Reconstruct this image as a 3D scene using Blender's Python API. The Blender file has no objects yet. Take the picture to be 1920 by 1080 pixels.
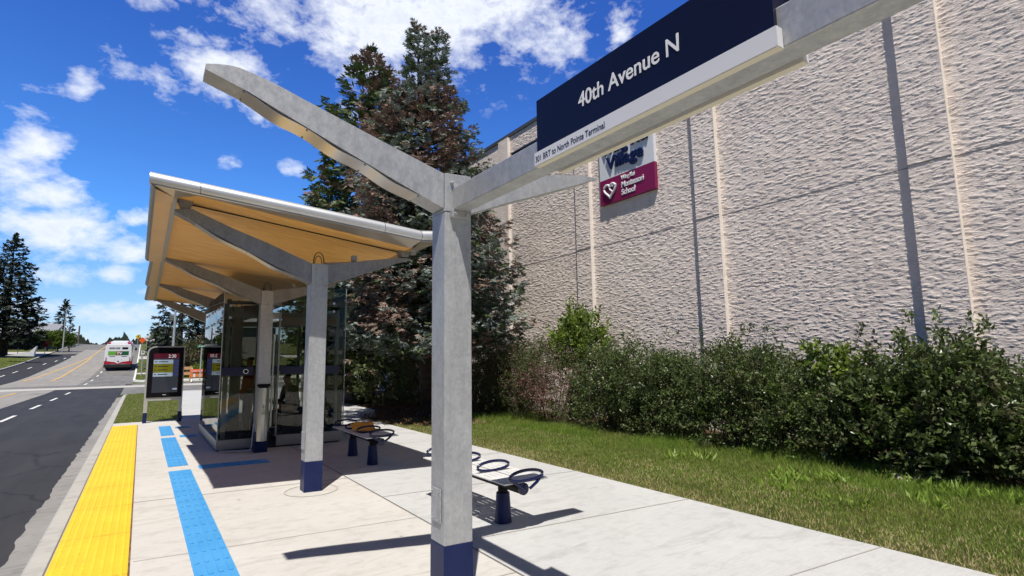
import bpy, bmesh, math, random
import numpy as np
from mathutils import Vector, Matrix
from mathutils import noise as mnoise

scene = bpy.context.scene
COL = scene.collection
R_ = math.radians

# ------------------------------------------------------------------ camera
cam_d = bpy.data.cameras.new("camera")
cam = bpy.data.objects.new("camera", cam_d)
COL.objects.link(cam)
scene.camera = cam
cam_d.sensor_width = 36.0
cam_d.lens = 18.75
cam_d.clip_start = 0.05
cam_d.clip_end = 6000
M = ((0.82360758, -0.0609095, -0.56387994), (-0.56696924, -0.11420963, -0.81578308), (-0.01471158, 0.99158771, -0.12859773))
# columns above are camera x (right), y (up) and z (back) written in world axes
cam.matrix_world = Matrix(((M[0][0], M[0][1], M[0][2], 0.0), (M[1][0], M[1][1], M[1][2], 0.0), (M[2][0], M[2][1], M[2][2], 1.6), (0, 0, 0, 1)))

# ------------------------------------------------------------------ light
LD = Vector((0.255, 0.38, -1.0)).normalized()      # the way the sunlight travels
sun_el = math.asin(-LD.z)
sun_az = math.atan2(-LD.x, -LD.y)                    # clockwise from +Y
sd = bpy.data.lights.new("sun", 'SUN')
sd.energy = 5.0
sd.angle = R_(0.53)
sd.color = (1.0, 0.945, 0.87)
sun = bpy.data.objects.new("sun", sd)
sun.rotation_euler = LD.to_track_quat('-Z', 'Y').to_euler()
COL.objects.link(sun)

world = bpy.data.worlds.new("World")
scene.world = world
world.use_nodes = True
scene.view_settings.view_transform = 'Standard'
scene.view_settings.look = 'None'
scene.view_settings.gamma = 1.0
scene.view_settings.exposure = 0.12
scene.view_settings.use_curve_mapping = False


class NT:
    """small helper to write node trees"""
    def __init__(s, tree):
        s.t = tree
        s.n = tree.nodes
        s.l = tree.links

    def new(s, kind, **kw):
        nd = s.n.new(kind)
        for k, v in kw.items():
            setattr(nd, k, v)
        return nd

    def put(s, sock, v):
        if hasattr(v, 'is_output') or isinstance(v, bpy.types.NodeSocket):
            s.l.new(v, sock)
        elif v is not None:
            sock.default_value = v

    def math(s, op, a, b=None, c=None, clamp=False):
        nd = s.new('ShaderNodeMath', operation=op, use_clamp=clamp)
        s.put(nd.inputs[0], a)
        if b is not None:
            s.put(nd.inputs[1], b)
        if c is not None:
            s.put(nd.inputs[2], c)
        return nd.outputs[0]

    def mix(s, f, a, b, mode='MIX'):
        nd = s.new('ShaderNodeMix', data_type='RGBA', blend_type=mode)
        s.put(nd.inputs[0], f)
        s.put(nd.inputs[6], a if not isinstance(a, tuple) else (*a, 1)[:4])
        s.put(nd.inputs[7], b if not isinstance(b, tuple) else (*b, 1)[:4])
        return nd.outputs[2]

    def noise(s, vec, scale, detail=4, rough=0.55, dist=0.0):
        nd = s.new('ShaderNodeTexNoise')
        s.put(nd.inputs['Vector'], vec)
        nd.inputs['Scale'].default_value = scale
        nd.inputs['Detail'].default_value = detail
        nd.inputs['Roughness'].default_value = rough
        nd.inputs['Distortion'].default_value = dist
        return nd.outputs['Fac']

    def ramp(s, v, a, b, c0=0.0, c1=1.0):
        nd = s.new('ShaderNodeMapRange', clamp=True)
        s.put(nd.inputs[0], v)
        nd.inputs[1].default_value = a
        nd.inputs[2].default_value = b
        nd.inputs[3].default_value = c0
        nd.inputs[4].default_value = c1
        return nd.outputs[0]

    def coords(s, scale=(1, 1, 1), rot=(0, 0, 0), obj=True):
        tc = s.new('ShaderNodeTexCoord')
        mp = s.new('ShaderNodeMapping')
        s.l.new(tc.outputs['Object' if obj else 'Generated'], mp.inputs[0])
        mp.inputs['Scale'].default_value = scale
        mp.inputs['Rotation'].default_value = rot
        return mp.outputs[0]


def build_sky():
    w = NT(world.node_tree)
    w.n.clear()
    sky = w.new('ShaderNodeTexSky', sky_type='NISHITA')
    sky.sun_disc = False
    sky.sun_elevation = sun_el
    sky.sun_rotation = sun_az
    sky.altitude = 1000
    sky.air_density = 1.0
    sky.dust_density = 0.3
    sky.ozone_density = 2.5
    hs = w.new('ShaderNodeHueSaturation')
    hs.inputs['Hue'].default_value = 0.512
    hs.inputs['Saturation'].default_value = 1.18
    hs.inputs['Value'].default_value = 1.0
    w.l.new(sky.outputs[0], hs.inputs['Color'])
    tc = w.new('ShaderNodeTexCoord')
    sep = w.new('ShaderNodeSeparateXYZ')
    w.l.new(tc.outputs['Generated'], sep.inputs[0])
    x, y, z = sep.outputs
    az = w.math('MULTIPLY', w.math('ARCTAN2', x, y), 57.2958)
    el = w.math('MULTIPLY', w.math('ARCSINE', z), 57.2958)
    cv = w.new('ShaderNodeCombineXYZ')
    w.put(cv.inputs[0], w.math('MULTIPLY', az, 0.06))
    w.put(cv.inputs[1], w.math('MULTIPLY', el, 0.10))
    n1 = w.noise(cv.outputs[0], 2.2, 9, 0.62, 0.35)
    n2 = w.noise(cv.outputs[0], 7.5, 6, 0.62, 0.2)
    nn = w.math('ADD', w.math('MULTIPLY', n1, 0.62), w.math('MULTIPLY', n2, 0.38))
    # cloud banks: azimuth, elevation, half width, half height (degrees), tilt, strength
    blobs = [(20, 33.5, 17, 6.5, -2, 1.15), (11, 33.5, 9, 3.5, 0, 0.9), (31, 36, 14, 6, 0, 1.1), (36, 33, 6, 4.5, 0, .75), (39.5, 32, 4, 3.5, 0, .85),
             (4, 26.5, 6.5, 3.2, 8, 0.95), (-1, 25, 4, 2.6, -6, 0.9), (8, 24.5, 4.5, 3.2, -15, .72), (-8.6, 17.5, 2.6, 3.4, 20, .95), (-9.5, 14.5, 3.6, 2.6, 0, .85),
             (-7.2, 13.6, 3.4, 1.9, 5, .95), (-8.2, 21.6, 2.0, 1.5, 0, .62), (-5.6, 22.6, 1.6, 2.0, 0, .66), (47.5, 32, 3.0, 3.0, 0, .8), (-1.2, 31.5, 3.2, 2.0, 0, .72),
             (-6, 10.8, 5.0, 2.6, 6, 1.1), (-1.4, 10.0, 3.2, 1.6, 8, 1.0), (-1.2, 12.6, 2.4, 1.1, 10, .8), (6, 18.4, 1.6, 1.1, 15, .66), (11.5, 18.8, 1.8, 1.1, 10, .62),
             (-6, 7.2, 3.6, 1.3, 0, .9), (-2.4, 7.6, 2.6, 1.0, 5, .9), (-7, 4.6, 3, .9, 0, .85), (-2, 4.2, 5, 1.3, 4, .95), (-6.5, 2.6, 6, 1.1, 0, .8), (2.0, 5.4, 3, 1.5, 0, .9), (2, 1.8, 14, 1.8, 0, .82), (18, 25, 4, 2.4, 0, .5),
             (-30, 9, 14, 4, 0, 1.0), (-70, 8, 18, 3, 0, 1.0)]
    best = None
    for (a0, e0, ra, re, tilt, st) in blobs:
        da = w.math('SUBTRACT', az, a0)
        de = w.math('SUBTRACT', el, e0)
        c, s_ = math.cos(R_(tilt)), math.sin(R_(tilt))
        u = w.math('ADD', w.math('MULTIPLY', da, c / ra), w.math('MULTIPLY', de, s_ / ra))
        v = w.math('ADD', w.math('MULTIPLY', da, -s_ / re), w.math('MULTIPLY', de, c / re))
        d2 = w.math('ADD', w.math('MULTIPLY', u, u), w.math('MULTIPLY', v, v))
        g = w.math('MULTIPLY', w.math('EXPONENT', w.math('MULTIPLY', d2, -1.15)), st)
        best = g if best is None else w.math('MAXIMUM', best, g)
    dens = w.math('ADD', w.math('MULTIPLY', best, 0.80), w.math('MULTIPLY', w.math('SUBTRACT', nn, 0.5), 2.7))
    mask = w.ramp(dens, 0.30, 0.86)
    mask = w.math('MULTIPLY', mask, w.ramp(best, 0.05, 0.3))
    core = w.ramp(dens, 0.62, 1.25)
    n3 = w.noise(cv.outputs[0], 11, 5, 0.6)
    # thick cloud is greyer in its middle and towards the horizon
    cc = w.mix(w.math('MULTIPLY', core, w.ramp(n3, 0.3, 0.75, 0.25, 1.0)), (8.6, 8.9, 9.4), (5.6, 6.2, 7.4))
    cc = w.mix(w.ramp(el, 14, 1, 0, 0.55), cc, (5.0, 6.0, 8.2))
    tint = w.mix(w.ramp(el, 14, 33), (.78, 1.38, 1.72), (.56, .98, 1.56))
    tint = w.mix(w.ramp(el, 37, 50, 0, 1), tint, (.20, .22, .22))  # upper sky darkened to weaken the fill light from overhead
    tint = w.mix(w.ramp(el, 13, 3, 0, 1), tint, (.86, 1.02, 1.22))
    blue = w.mix(1.0, hs.outputs[0], tint, 'MULTIPLY')
    haze = w.mix(w.ramp(el, 12, 0, 0, 0.35), blue, (4.0, 5.4, 7.6))
    # the sky behind the camera is dimmed to cut the fill light it gives
    back = w.math('ABSOLUTE', w.math('SUBTRACT', az, 20))
    haze = w.mix(w.ramp(back, 60, 110), haze, w.mix(1.0, haze, (.34, .37, .36), 'MULTIPLY'))
    out = w.mix(w.math('MULTIPLY', mask, 0.95), haze, cc)
    bg = w.new('ShaderNodeBackground')
    w.l.new(out, bg.inputs['Color'])
    bg.inputs['Strength'].default_value = 0.112
    o = w.new('ShaderNodeOutputWorld')
    w.l.new(bg.outputs[0], o.inputs[0])


build_sky()

# ------------------------------------------------------------------ materials
MAT = {}


def mat(name, color=(0.5, 0.5, 0.5), rough=0.6, metal=0.0, spec=0.5, build=None, alpha=None):
    m = bpy.data.materials.new(name)
    m.use_nodes = True
    t = NT(m.node_tree)
    b = t.n['Principled BSDF']
    b.inputs['Base Color'].default_value = (*color, 1)
    b.inputs['Roughness'].default_value = rough
    b.inputs['Metallic'].default_value = metal
    b.inputs['Specular IOR Level'].default_value = spec
    if build:
        build(t, b)
    MAT[name] = m
    return m


def bump(t, b, h, strength=0.3, dist=0.01):
    nd = t.new('ShaderNodeBump')
    nd.inputs['Strength'].default_value = strength
    nd.inputs['Distance'].default_value = dist
    t.l.new(h, nd.inputs['Height'])
    t.l.new(nd.outputs[0], b.inputs['Normal'])
    return nd


def varied(c0, c1, scale=3.0, detail=5, bs=0.0, bd=0.01, lo=0.3, hi=0.7, bscale=None, stretch=(1, 1, 1), rough=None):
    def f(t, b):
        v = t.coords(stretch)
        n = t.noise(v, scale, detail, 0.6)
        t.put(b.inputs['Base Color'], t.mix(t.ramp(n, lo, hi), c0, c1))
        if bs:
            bump(t, b, t.noise(v, bscale or scale * 8, 4, 0.6), bs, bd)
    return f


def galv(c0, c1, seed=0.0):
    def f(t, b):
        v = t.coords((1, 1, .7))
        vo = t.new('ShaderNodeTexVoronoi')
        vo.inputs['Scale'].default_value = 75
        t.l.new(v, vo.inputs['Vector'])
        n = t.noise(v, 22, 5, 0.7, 0.3)
        n2 = t.noise(t.coords((2.0, 2.0, .8)), 2.4, 5, 0.6, 0.6)
        st = t.noise(t.coords((9, 9, .7)), 3.0, 3, .6)
        k = t.math('ADD', t.math('MULTIPLY', vo.outputs['Color'], 0.14), t.math('MULTIPLY', n, 0.5))
        k = t.math('ADD', k, t.math('MULTIPLY', n2, 0.45))
        k = t.math('ADD', k, t.math('MULTIPLY', st, 0.2))
        c = t.mix(t.ramp(k, 0.48, 0.86), c0, c1)
        scr = t.noise(t.coords((.8, .8, 2.5), (.3, .2, .1)), 3.2, 6, .75, 1.8)
        c = t.mix(t.ramp(scr, .66, .74, 0, .55), c, tuple(min(1, q * 1.35) for q in c1))
        t.put(b.inputs['Base Color'], c)
        t.put(b.inputs['Roughness'], t.ramp(n, 0.2, 0.8, 0.36, 0.6))
        bump(t, b, n, 0.06, 0.006)
    return f


mat('galvanised_shaded', rough=.5, metal=.45, build=galv((.21, .21, .215), (.36, .36, .36)))  # same steel in a darker copy: canopy shade put into the colour
mat('galvanised_bright', rough=.45, metal=.35, build=galv((.33, .34, .355), (.53, .54, .55)))  # lighter copy of that steel, for the posts and the sunlit gantry
mat('stainless', (.55, .56, .56), .28, 1.0)
mat('plinth_steel', (.33, .32, .30), .38, .7)
mat('polished_plate', (.66, .61, .54), .30, .75)
mat('aluminium_nose', rough=.42, metal=.55, build=varied((.60, .61, .62), (.66, .67, .68), 2))
mat('soffit_metal', rough=.36, metal=.75, build=varied((.56, .49, .41), (.61, .54, .46), 2))
mat('roof_top', (.55, .56, .57), .4, .6)
mat('trim_grey', (.34, .34, .34), .4, .6)
mat('navy_paint', rough=.42, spec=.25, build=varied((.006, .013, .065), (.010, .020, .088), 7, bs=.05))
mat('navy_gloss', (.005, .009, .055), .25)
mat('black_steel', (.006, .006, .009), .5, spec=.12)
mat('navy_sign', rough=.45, spec=.22, build=varied((.0035, .0055, .026), (.005, .008, .034), 1.3))
mat('white_sign', (.74, .75, .78), .35)
mat('cream_edge', (.66, .62, .50), .5)
mat('white_letter', (.85, .86, .88), .4)
mat('navy_letter', (.006, .009, .05), .4)
mat('black_rubber', (.012, .012, .012), .8)
mat('black_cable', (.01, .01, .01), .5)
mat('red_paint', (.45, .012, .03), .35)
mat('crimson_panel', (.23, .008, .075), .4)
mat('bus_white', (.80, .81, .83), .28)
mat('bus_red', (.42, .015, .035), .3)
mat('bus_grey', (.22, .23, .25), .4)
mat('ad_green', (.14, .42, .05), .4)
mat('ad_dark', (.012, .10, .04), .4)
mat('ad_brown', (.22, .05, .03), .4)
mat('dark_glass', (.012, .014, .018), .06)
mat('yellow_sign', (.80, .58, .02), .45)
mat('orange_sign', (.90, .13, .015), .45)
mat('orange_board', (.85, .22, .03), .5)
mat('white_board', (.8, .8, .8), .5)
mat('wood_board', (.62, .36, .16), .6)
mat('green_sign', (.01, .30, .20), .45)
mat('blue_sign', (.02, .05, .16), .45)
mat('wood_pole', rough=.85, build=varied((.10, .075, .055), (.19, .15, .12), 6, stretch=(1, 1, .1)))
mat('pole_steel', (.50, .51, .51), .45, .4)
mat('red_sign', (.55, .02, .03), .5)
mat('skin', (.42, .22, .15), .55)
mat('dark_cloth', rough=.9, build=varied((.012, .012, .016), (.03, .03, .036), 9))
mat('red_cloth', rough=.9, build=varied((.30, .012, .02), (.42, .02, .03), 9))
mat('jeans', (.02, .03, .06), .9)
mat('hair', (.012, .008, .006), .7)
mat('amber_cloth', rough=.8, build=varied((.62, .26, .03), (.80, .42, .07), 14, bs=.3))
mat('amber_print', (.50, .03, .02), .7)
mat('grey_bench', (.30, .31, .32), .5)
mat('pale_panel', (.50, .42, .37), .6)


def m_bench(t, b):
    v = t.coords()
    n = t.noise(v, 14, 4)
    t.put(b.inputs['Base Color'], t.mix(t.ramp(n, .3, .7), (.68, .68, .66), (.78, .78, .76)))


mat('seat_metal', rough=.5, metal=.1, build=m_bench)
mat('soffit_bronze', rough=.38, metal=.35, build=varied((.66, .42, .22), (.72, .48, .27), 2))


def m_wood(t, b):
    v = t.coords((1.0, 1.0, 1.0))
    br = t.coords((.30, 7.5, 7.5), (0, 0, .05))
    n = t.noise(br, 2.0, 6, .6, .8)
    big = t.noise(v, .9, 3)
    c = t.mix(t.ramp(n, .35, .65), (.76, .36, .08), (.95, .57, .18))
    c = t.mix(t.ramp(big, .3, .7, 0, .45), c, (.90, .48, .12))
    # boards
    w = t.new('ShaderNodeTexWave', wave_type='BANDS', bands_direction='Y', wave_profile='SAW')
    w.inputs['Scale'].default_value = 1.35
    w.inputs['Distortion'].default_value = 0.0
    t.l.new(v, w.inputs['Vector'])
    seam = t.ramp(w.outputs['Fac'], 0.965, 0.985, 0, .5)
    c = t.mix(seam, c, (.38, .20, .07))
    # knots
    vo = t.new('ShaderNodeTexVoronoi')
    vo.inputs['Scale'].default_value = 3.6
    vo.inputs['Randomness'].default_value = 1.0
    t.l.new(t.coords((.75, 1.7, 1.0)), vo.inputs['Vector'])
    kn = t.ramp(vo.outputs['Distance'], 0.075, 0.03, 0, .75)
    c = t.mix(kn, c, (.30, .13, .04))
    t.put(b.inputs['Base Color'], c)


mat('ceiling_wood', rough=.5, build=m_wood)


def m_concrete(c0, c1, c2, broom=(1, 14, 1), seed=0):
    def f(t, b):
        v = t.coords()
        n = t.noise(v, .55, 5, .6, .5)
        f1 = t.noise(v, 6, 5, .65)
        br = t.noise(t.coords(broom, (0, 0, -.12)), 5, 4, .6)
        st = t.noise(t.coords((1.0, 3.2, 1), (0, 0, .25)), 1.3, 6, .72, 1.2)
        fine = t.noise(v, 180, 3, .7)
        c = t.mix(t.ramp(n, .3, .7), c0, c1)
        c = t.mix(t.ramp(st, .52, .72, 0, .8), c, c2)
        c = t.mix(t.ramp(f1, .52, .75, 0, .55), c, c2)
        c = t.mix(t.ramp(br, .35, .75, 0, .40), c, c2)
        c = t.mix(t.ramp(fine, .6, .75, 0, .3), c, c2)
        vo = t.new('ShaderNodeTexVoronoi')
        vo.inputs['Scale'].default_value = 1.3
        t.l.new(v, vo.inputs['Vector'])
        sp = t.ramp(vo.outputs['Distance'], .035, .018, 0, .75)
        c = t.mix(sp, c, tuple(k * .45 for k in c2))
        t.put(b.inputs['Base Color'], c)
        h = t.math('ADD', t.math('MULTIPLY', br, .6), t.math('MULTIPLY', fine, .4))
        bump(t, b, h, .25, .004)
    return f


mat('concrete_platform', rough=.85, build=m_concrete((.545, .525, .485), (.605, .585, .545), (.385, .365, .325)))
mat('concrete_walk', rough=.85, build=m_concrete((.49, .495, .49), (.55, .555, .545), (.35, .35, .34)))
mat('concrete_kerb', rough=.9, build=m_concrete((.42, .41, .38), (.50, .49, .45), (.27, .26, .24)))
mat('concrete_gutter', rough=.9, build=m_concrete((.24, .235, .225), (.34, .33, .31), (.13, .127, .12)))
mat('joint_dark', (.16, .15, .14), .9)
mat('joint_soft', (.40, .39, .36), .9)


def m_asphalt(c0, c1, big=.35, stretch=(1.6, .25, 1), spec=.3):
    def f(t, b):
        v = t.coords()
        s = t.noise(t.coords(stretch), 1.2, 5, .6, .4)
        f1 = t.noise(v, 120, 3, .7)
        n = t.noise(v, big, 4)
        k = t.math('ADD', t.math('MULTIPLY', s, .6), t.math('MULTIPLY', n, .4))
        c = t.mix(t.ramp(k, .35, .65), c0, c1)
        c = t.mix(t.ramp(f1, .4, .75, 0, .5), c, tuple(q * 1.9 for q in c1))
        t.put(b.inputs['Base Color'], c)
        dv = t.new('ShaderNodeVectorMath', operation='ADD')
        t.l.new(v, dv.inputs[0])
        nzc = t.new('ShaderNodeTexNoise')
        nzc.inputs['Scale'].default_value = .9
        nzc.inputs['Detail'].default_value = 5
        t.l.new(v, nzc.inputs['Vector'])
        t.l.new(nzc.outputs['Color'], dv.inputs[1])
        vc = t.new('ShaderNodeTexVoronoi', feature='DISTANCE_TO_EDGE')
        vc.inputs['Scale'].default_value = .32
        t.l.new(dv.outputs[0], vc.inputs['Vector'])
        crk = t.ramp(vc.outputs['Distance'], .012, .003, 0, .55)
        c = t.mix(crk, c, tuple(q * .45 for q in c0))
        oil = t.noise(t.coords((1.4, .5, 1)), 2.1, 4, .6)
        c = t.mix(t.ramp(oil, .62, .74, 0, .35), c, tuple(q * .6 for q in c0))
        t.put(b.inputs['Base Color'], c)
        b.inputs['Specular IOR Level'].default_value = spec
        bump(t, b, f1, .35, .006)
    return f


mat('asphalt_new', rough=.75, build=m_asphalt((.020, .020, .021), (.042, .041, .041), .5, (2.4, .22, 1)))
mat('asphalt_mid', rough=.85, build=m_asphalt((.105, .103, .098), (.19, .186, .178)))
mat('asphalt_old', rough=.9, build=m_asphalt((.20, .192, .178), (.275, .265, .248)))
mat('road_white', rough=.7, build=varied((.62, .62, .60), (.78, .78, .76), 12))
mat('road_yellow', rough=.7, build=varied((.60, .34, .06), (.75, .45, .10), 8))
mat('pale_band', rough=.9, build=varied((.40, .385, .355), (.52, .50, .47), .8, stretch=(.3, 2, 1)))


def m_tactile(c0, c1, dirt):
    def f(t, b):
        v = t.coords()
        n = t.noise(v, 2.2, 5, .6)
        s = t.noise(v, 26, 4, .7)
        c = t.mix(t.ramp(n, .3, .7), c0, c1)
        c = t.mix(t.ramp(s, .62, .72, 0, .8), c, dirt)
        sc = t.noise(t.coords((3, .5, 1)), 1.6, 5, .7, .8)
        c = t.mix(t.ramp(sc, .55, .75, 0, .30), c, tuple(q * .62 for q in c0))
        t.put(b.inputs['Base Color'], c)
    return f


mat('tactile_yellow', rough=.6, build=m_tactile((.77, .475, .012), (.85, .545, .02), (.42, .22, .04)))
mat('tactile_blue', rough=.5, build=m_tactile((.055, .30, .62), (.085, .36, .70), (.22, .42, .65)))


def m_grass(t, b):
    v = t.coords()
    n = t.noise(v, 1.1, 6, .65)
    f1 = t.noise(v, 45, 4, .7)
    c = t.mix(t.ramp(n, .38, .62), (.085, .125, .026), (.19, .17, .065))
    c = t.mix(t.ramp(f1, .35, .7), c, (.045, .075, .014))
    t.put(b.inputs['Base Color'], c)
    bump(t, b, f1, 1.0, .05)


mat('lawn', rough=.95, spec=.1, build=m_grass)
mat('soil', rough=.98, spec=.05, build=varied((.05, .033, .02), (.13, .085, .05), 9, bs=.8, bd=.03))


def m_stucco(t, b):
    v = t.coords((1, 1, 1))
    h = None
    for (sc, sy, sz, tilt, wd, amp, ds) in ((3.1, .85, 3.6, -8, .030, 1.0, 1.5), (3.6, 1.0, 4.6, 7, .026, .8, 1.2), (7.5, .9, 3.0, -3, .03, .35, .8)):
        r = t.noise(t.coords((1, sy, sz), (R_(tilt), 0, 0)), sc, 2.5, .5, ds)
        sgn = t.math('SUBTRACT', r, .5)
        # a trowelled lap: slow rise then a sharp drop
        lap = t.ramp(sgn, -wd, wd * .35)
        hh = t.math('MULTIPLY', t.math('ADD', lap, t.math('MULTIPLY', r, -1.6)), amp)
        h = hh if h is None else t.math('ADD', h, hh)
    n = t.noise(v, 1.1, 5, .6)
    n2 = t.noise(v, 9, 4, .6)
    c = t.mix(t.ramp(n, .3, .7), (.78, .675, .605), (.86, .76, .69))
    c = t.mix(t.ramp(n2, .5, .8, 0, .3), c, (.66, .55, .48))
    t.put(b.inputs['Base Color'], c)
    # rain streaks under the coping and dirt at the foot
    sk = t.noise(t.coords((1, 3.2, .16)), 2.0, 5, .65, .3)
    c = t.mix(t.ramp(sk, .52, .75, 0, .30), c, (.47, .405, .37))
    t.put(b.inputs['Base Color'], c)
    h = t.math('ADD', h, t.math('MULTIPLY', t.noise(v, 70, 3), .10))
    bump(t, b, h, .38, .020)


mat('stucco', rough=.9, spec=.2, build=m_stucco)
mat('rib_stucco', rough=.9, build=varied((.80, .73, .66), (.86, .80, .73), 5, bs=.5, bd=.01, bscale=45))
mat('coping', (.10, .10, .11), .5, .3)
mat('window_dark', (.015, .018, .022), .15)
mat('far_wall', (.24, .23, .22), .8)
mat('far_roof', (.26, .265, .285), .8)
mat('pale_wall', (.55, .50, .42), .8)
mat('white_concrete', (.72, .72, .70), .8)


def leafmat(name, c0, c1, rough=.5, trans=.25, scale=3.0):
    m = bpy.data.materials.new(name)
    m.use_nodes = True
    t = NT(m.node_tree)
    b = t.n['Principled BSDF']
    v = t.coords()
    n = t.noise(v, scale, 4, .6)
    wn = t.new('ShaderNodeTexWhiteNoise', noise_dimensions='3D')
    q = t.new('ShaderNodeVectorMath', operation='SNAP')
    t.l.new(v, q.inputs[0])
    q.inputs[1].default_value = (.09, .09, .09)
    t.l.new(q.outputs[0], wn.inputs['Vector'])
    k = t.math('ADD', t.math('MULTIPLY', n, .7), t.math('MULTIPLY', wn.outputs['Value'], .35))
    c = t.mix(t.ramp(k, .3, .8), c0, c1)
    t.put(b.inputs['Base Color'], c)
    b.inputs['Roughness'].default_value = rough
    b.inputs['Specular IOR Level'].default_value = .35
    if trans:
        tr = t.new('ShaderNodeBsdfTranslucent')
        t.put(tr.inputs['Color'], t.mix(.5, c, c1))
        mx = t.new('ShaderNodeMixShader')
        mx.inputs[0].default_value = trans
        t.l.new(b.outputs[0], mx.inputs[1])
        t.l.new(tr.outputs[0], mx.inputs[2])
        t.l.new(mx.outputs[0], t.n['Material Output'].inputs[0])
    MAT[name] = m
    return m


leafmat('spruce_blue', (.10, .13, .11), (.32, .38, .345), .5, .08)
leafmat('spruce_dark', (.045, .072, .026), (.12, .165, .062), .55, .1)
leafmat('spruce_brown', (.15, .10, .08), (.33, .235, .19), .8, .05)
leafmat('spruce_far', (.014, .022, .012), (.045, .058, .030), .7, .04)
leafmat('spruce_far_blue', (.035, .048, .036), (.085, .105, .085), .7, .04)
leafmat('bark', (.035, .025, .019), (.075, .055, .042), .95, 0)
leafmat('leaf_dark', (.036, .060, .018), (.16, .205, .075), .34, .22, 2.0)
leafmat('leaf_olive', (.060, .065, .025), (.15, .145, .075), .6, .2)
leafmat('leaf_bright', (.11, .17, .02), (.26, .35, .06), .45, .35)
leafmat('leaf_mid', (.05, .09, .015), (.14, .21, .04), .45, .3)
leafmat('leaf_rust', (.15, .075, .06), (.24, .14, .11), .7, .1)
leafmat('twig', (.10, .07, .05), (.17, .13, .10), .9, 0)
leafmat('blade_green', (.13, .23, .025), (.29, .41, .07), .5, .4, 1.5)
leafmat('blade_olive', (.20, .24, .06), (.36, .36, .12), .6, .35, 1.5)
leafmat('blade_dry', (.46, .38, .19), (.64, .54, .30), .8, .25, 1.5)
leafmat('weed', (.15, .25, .03), (.32, .44, .08), .45, .35, 1.5)
leafmat('litter', (.10, .045, .025), (.28, .17, .10), .9, 0)
leafmat('far_wood', (.022, .032, .022), (.05, .065, .045), .9, 0, .05)


def m_glass(name, tint, base=0.06):
    m = bpy.data.materials.new(name)
    m.use_nodes = True
    t = NT(m.node_tree)
    t.n.remove(t.n['Principled BSDF'])
    tr = t.new('ShaderNodeBsdfTransparent')
    tr.inputs[0].default_value = (*tint, 1)
    gl = t.new('ShaderNodeBsdfGlossy')
    gl.inputs['Roughness'].default_value = 0.0
    gl.inputs['Color'].default_value = (.80, .82, .82, 1)
    fr = t.new('ShaderNodeFresnel')
    fr.inputs[0].default_value = 1.42
    f = t.math('ADD', t.math('MULTIPLY', fr.outputs[0], 1.0), base * .0)
    mx = t.new('ShaderNodeMixShader')
    t.l.new(f, mx.inputs[0])
    t.l.new(tr.outputs[0], mx.inputs[1])
    t.l.new(gl.outputs[0], mx.inputs[2])
    t.l.new(mx.outputs[0], t.n['Material Output'].inputs[0])
    MAT[name] = m


m_glass('shelter_glass', (.70, .71, .68))


def m_emit(name, c, s):
    m = bpy.data.materials.new(name)
    m.use_nodes = True
    t = NT(m.node_tree)
    b = t.n['Principled BSDF']
    b.inputs['Base Color'].default_value = (*[k * .25 for k in c], 1)
    b.inputs['Roughness'].default_value = .3
    b.inputs['Emission Color'].default_value = (*c, 1)
    b.inputs['Emission Strength'].default_value = s
    MAT[name] = m


m_emit('screen_base', (.035, .04, .055), .6)
m_emit('screen_red', (.12, .008, .025), .45)
m_emit('screen_white', (.40, .50, .60), .55)
m_emit('screen_olive', (.20, .19, .005), .55)
m_emit('screen_blue', (.05, .06, .20), .5)
m_emit('screen_text', (.75, .7, .72), .8)
m_emit('tail_red', (.6, .02, .02), .15)

# ------------------------------------------------------------------ mesh helpers
KS = 0.12
X0 = 1.82


def S(p):
    """cross lines of the platform run slightly skewed to the kerb"""
    return (p[0], p[1] - KS * (p[0] - X0), p[2])


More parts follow.
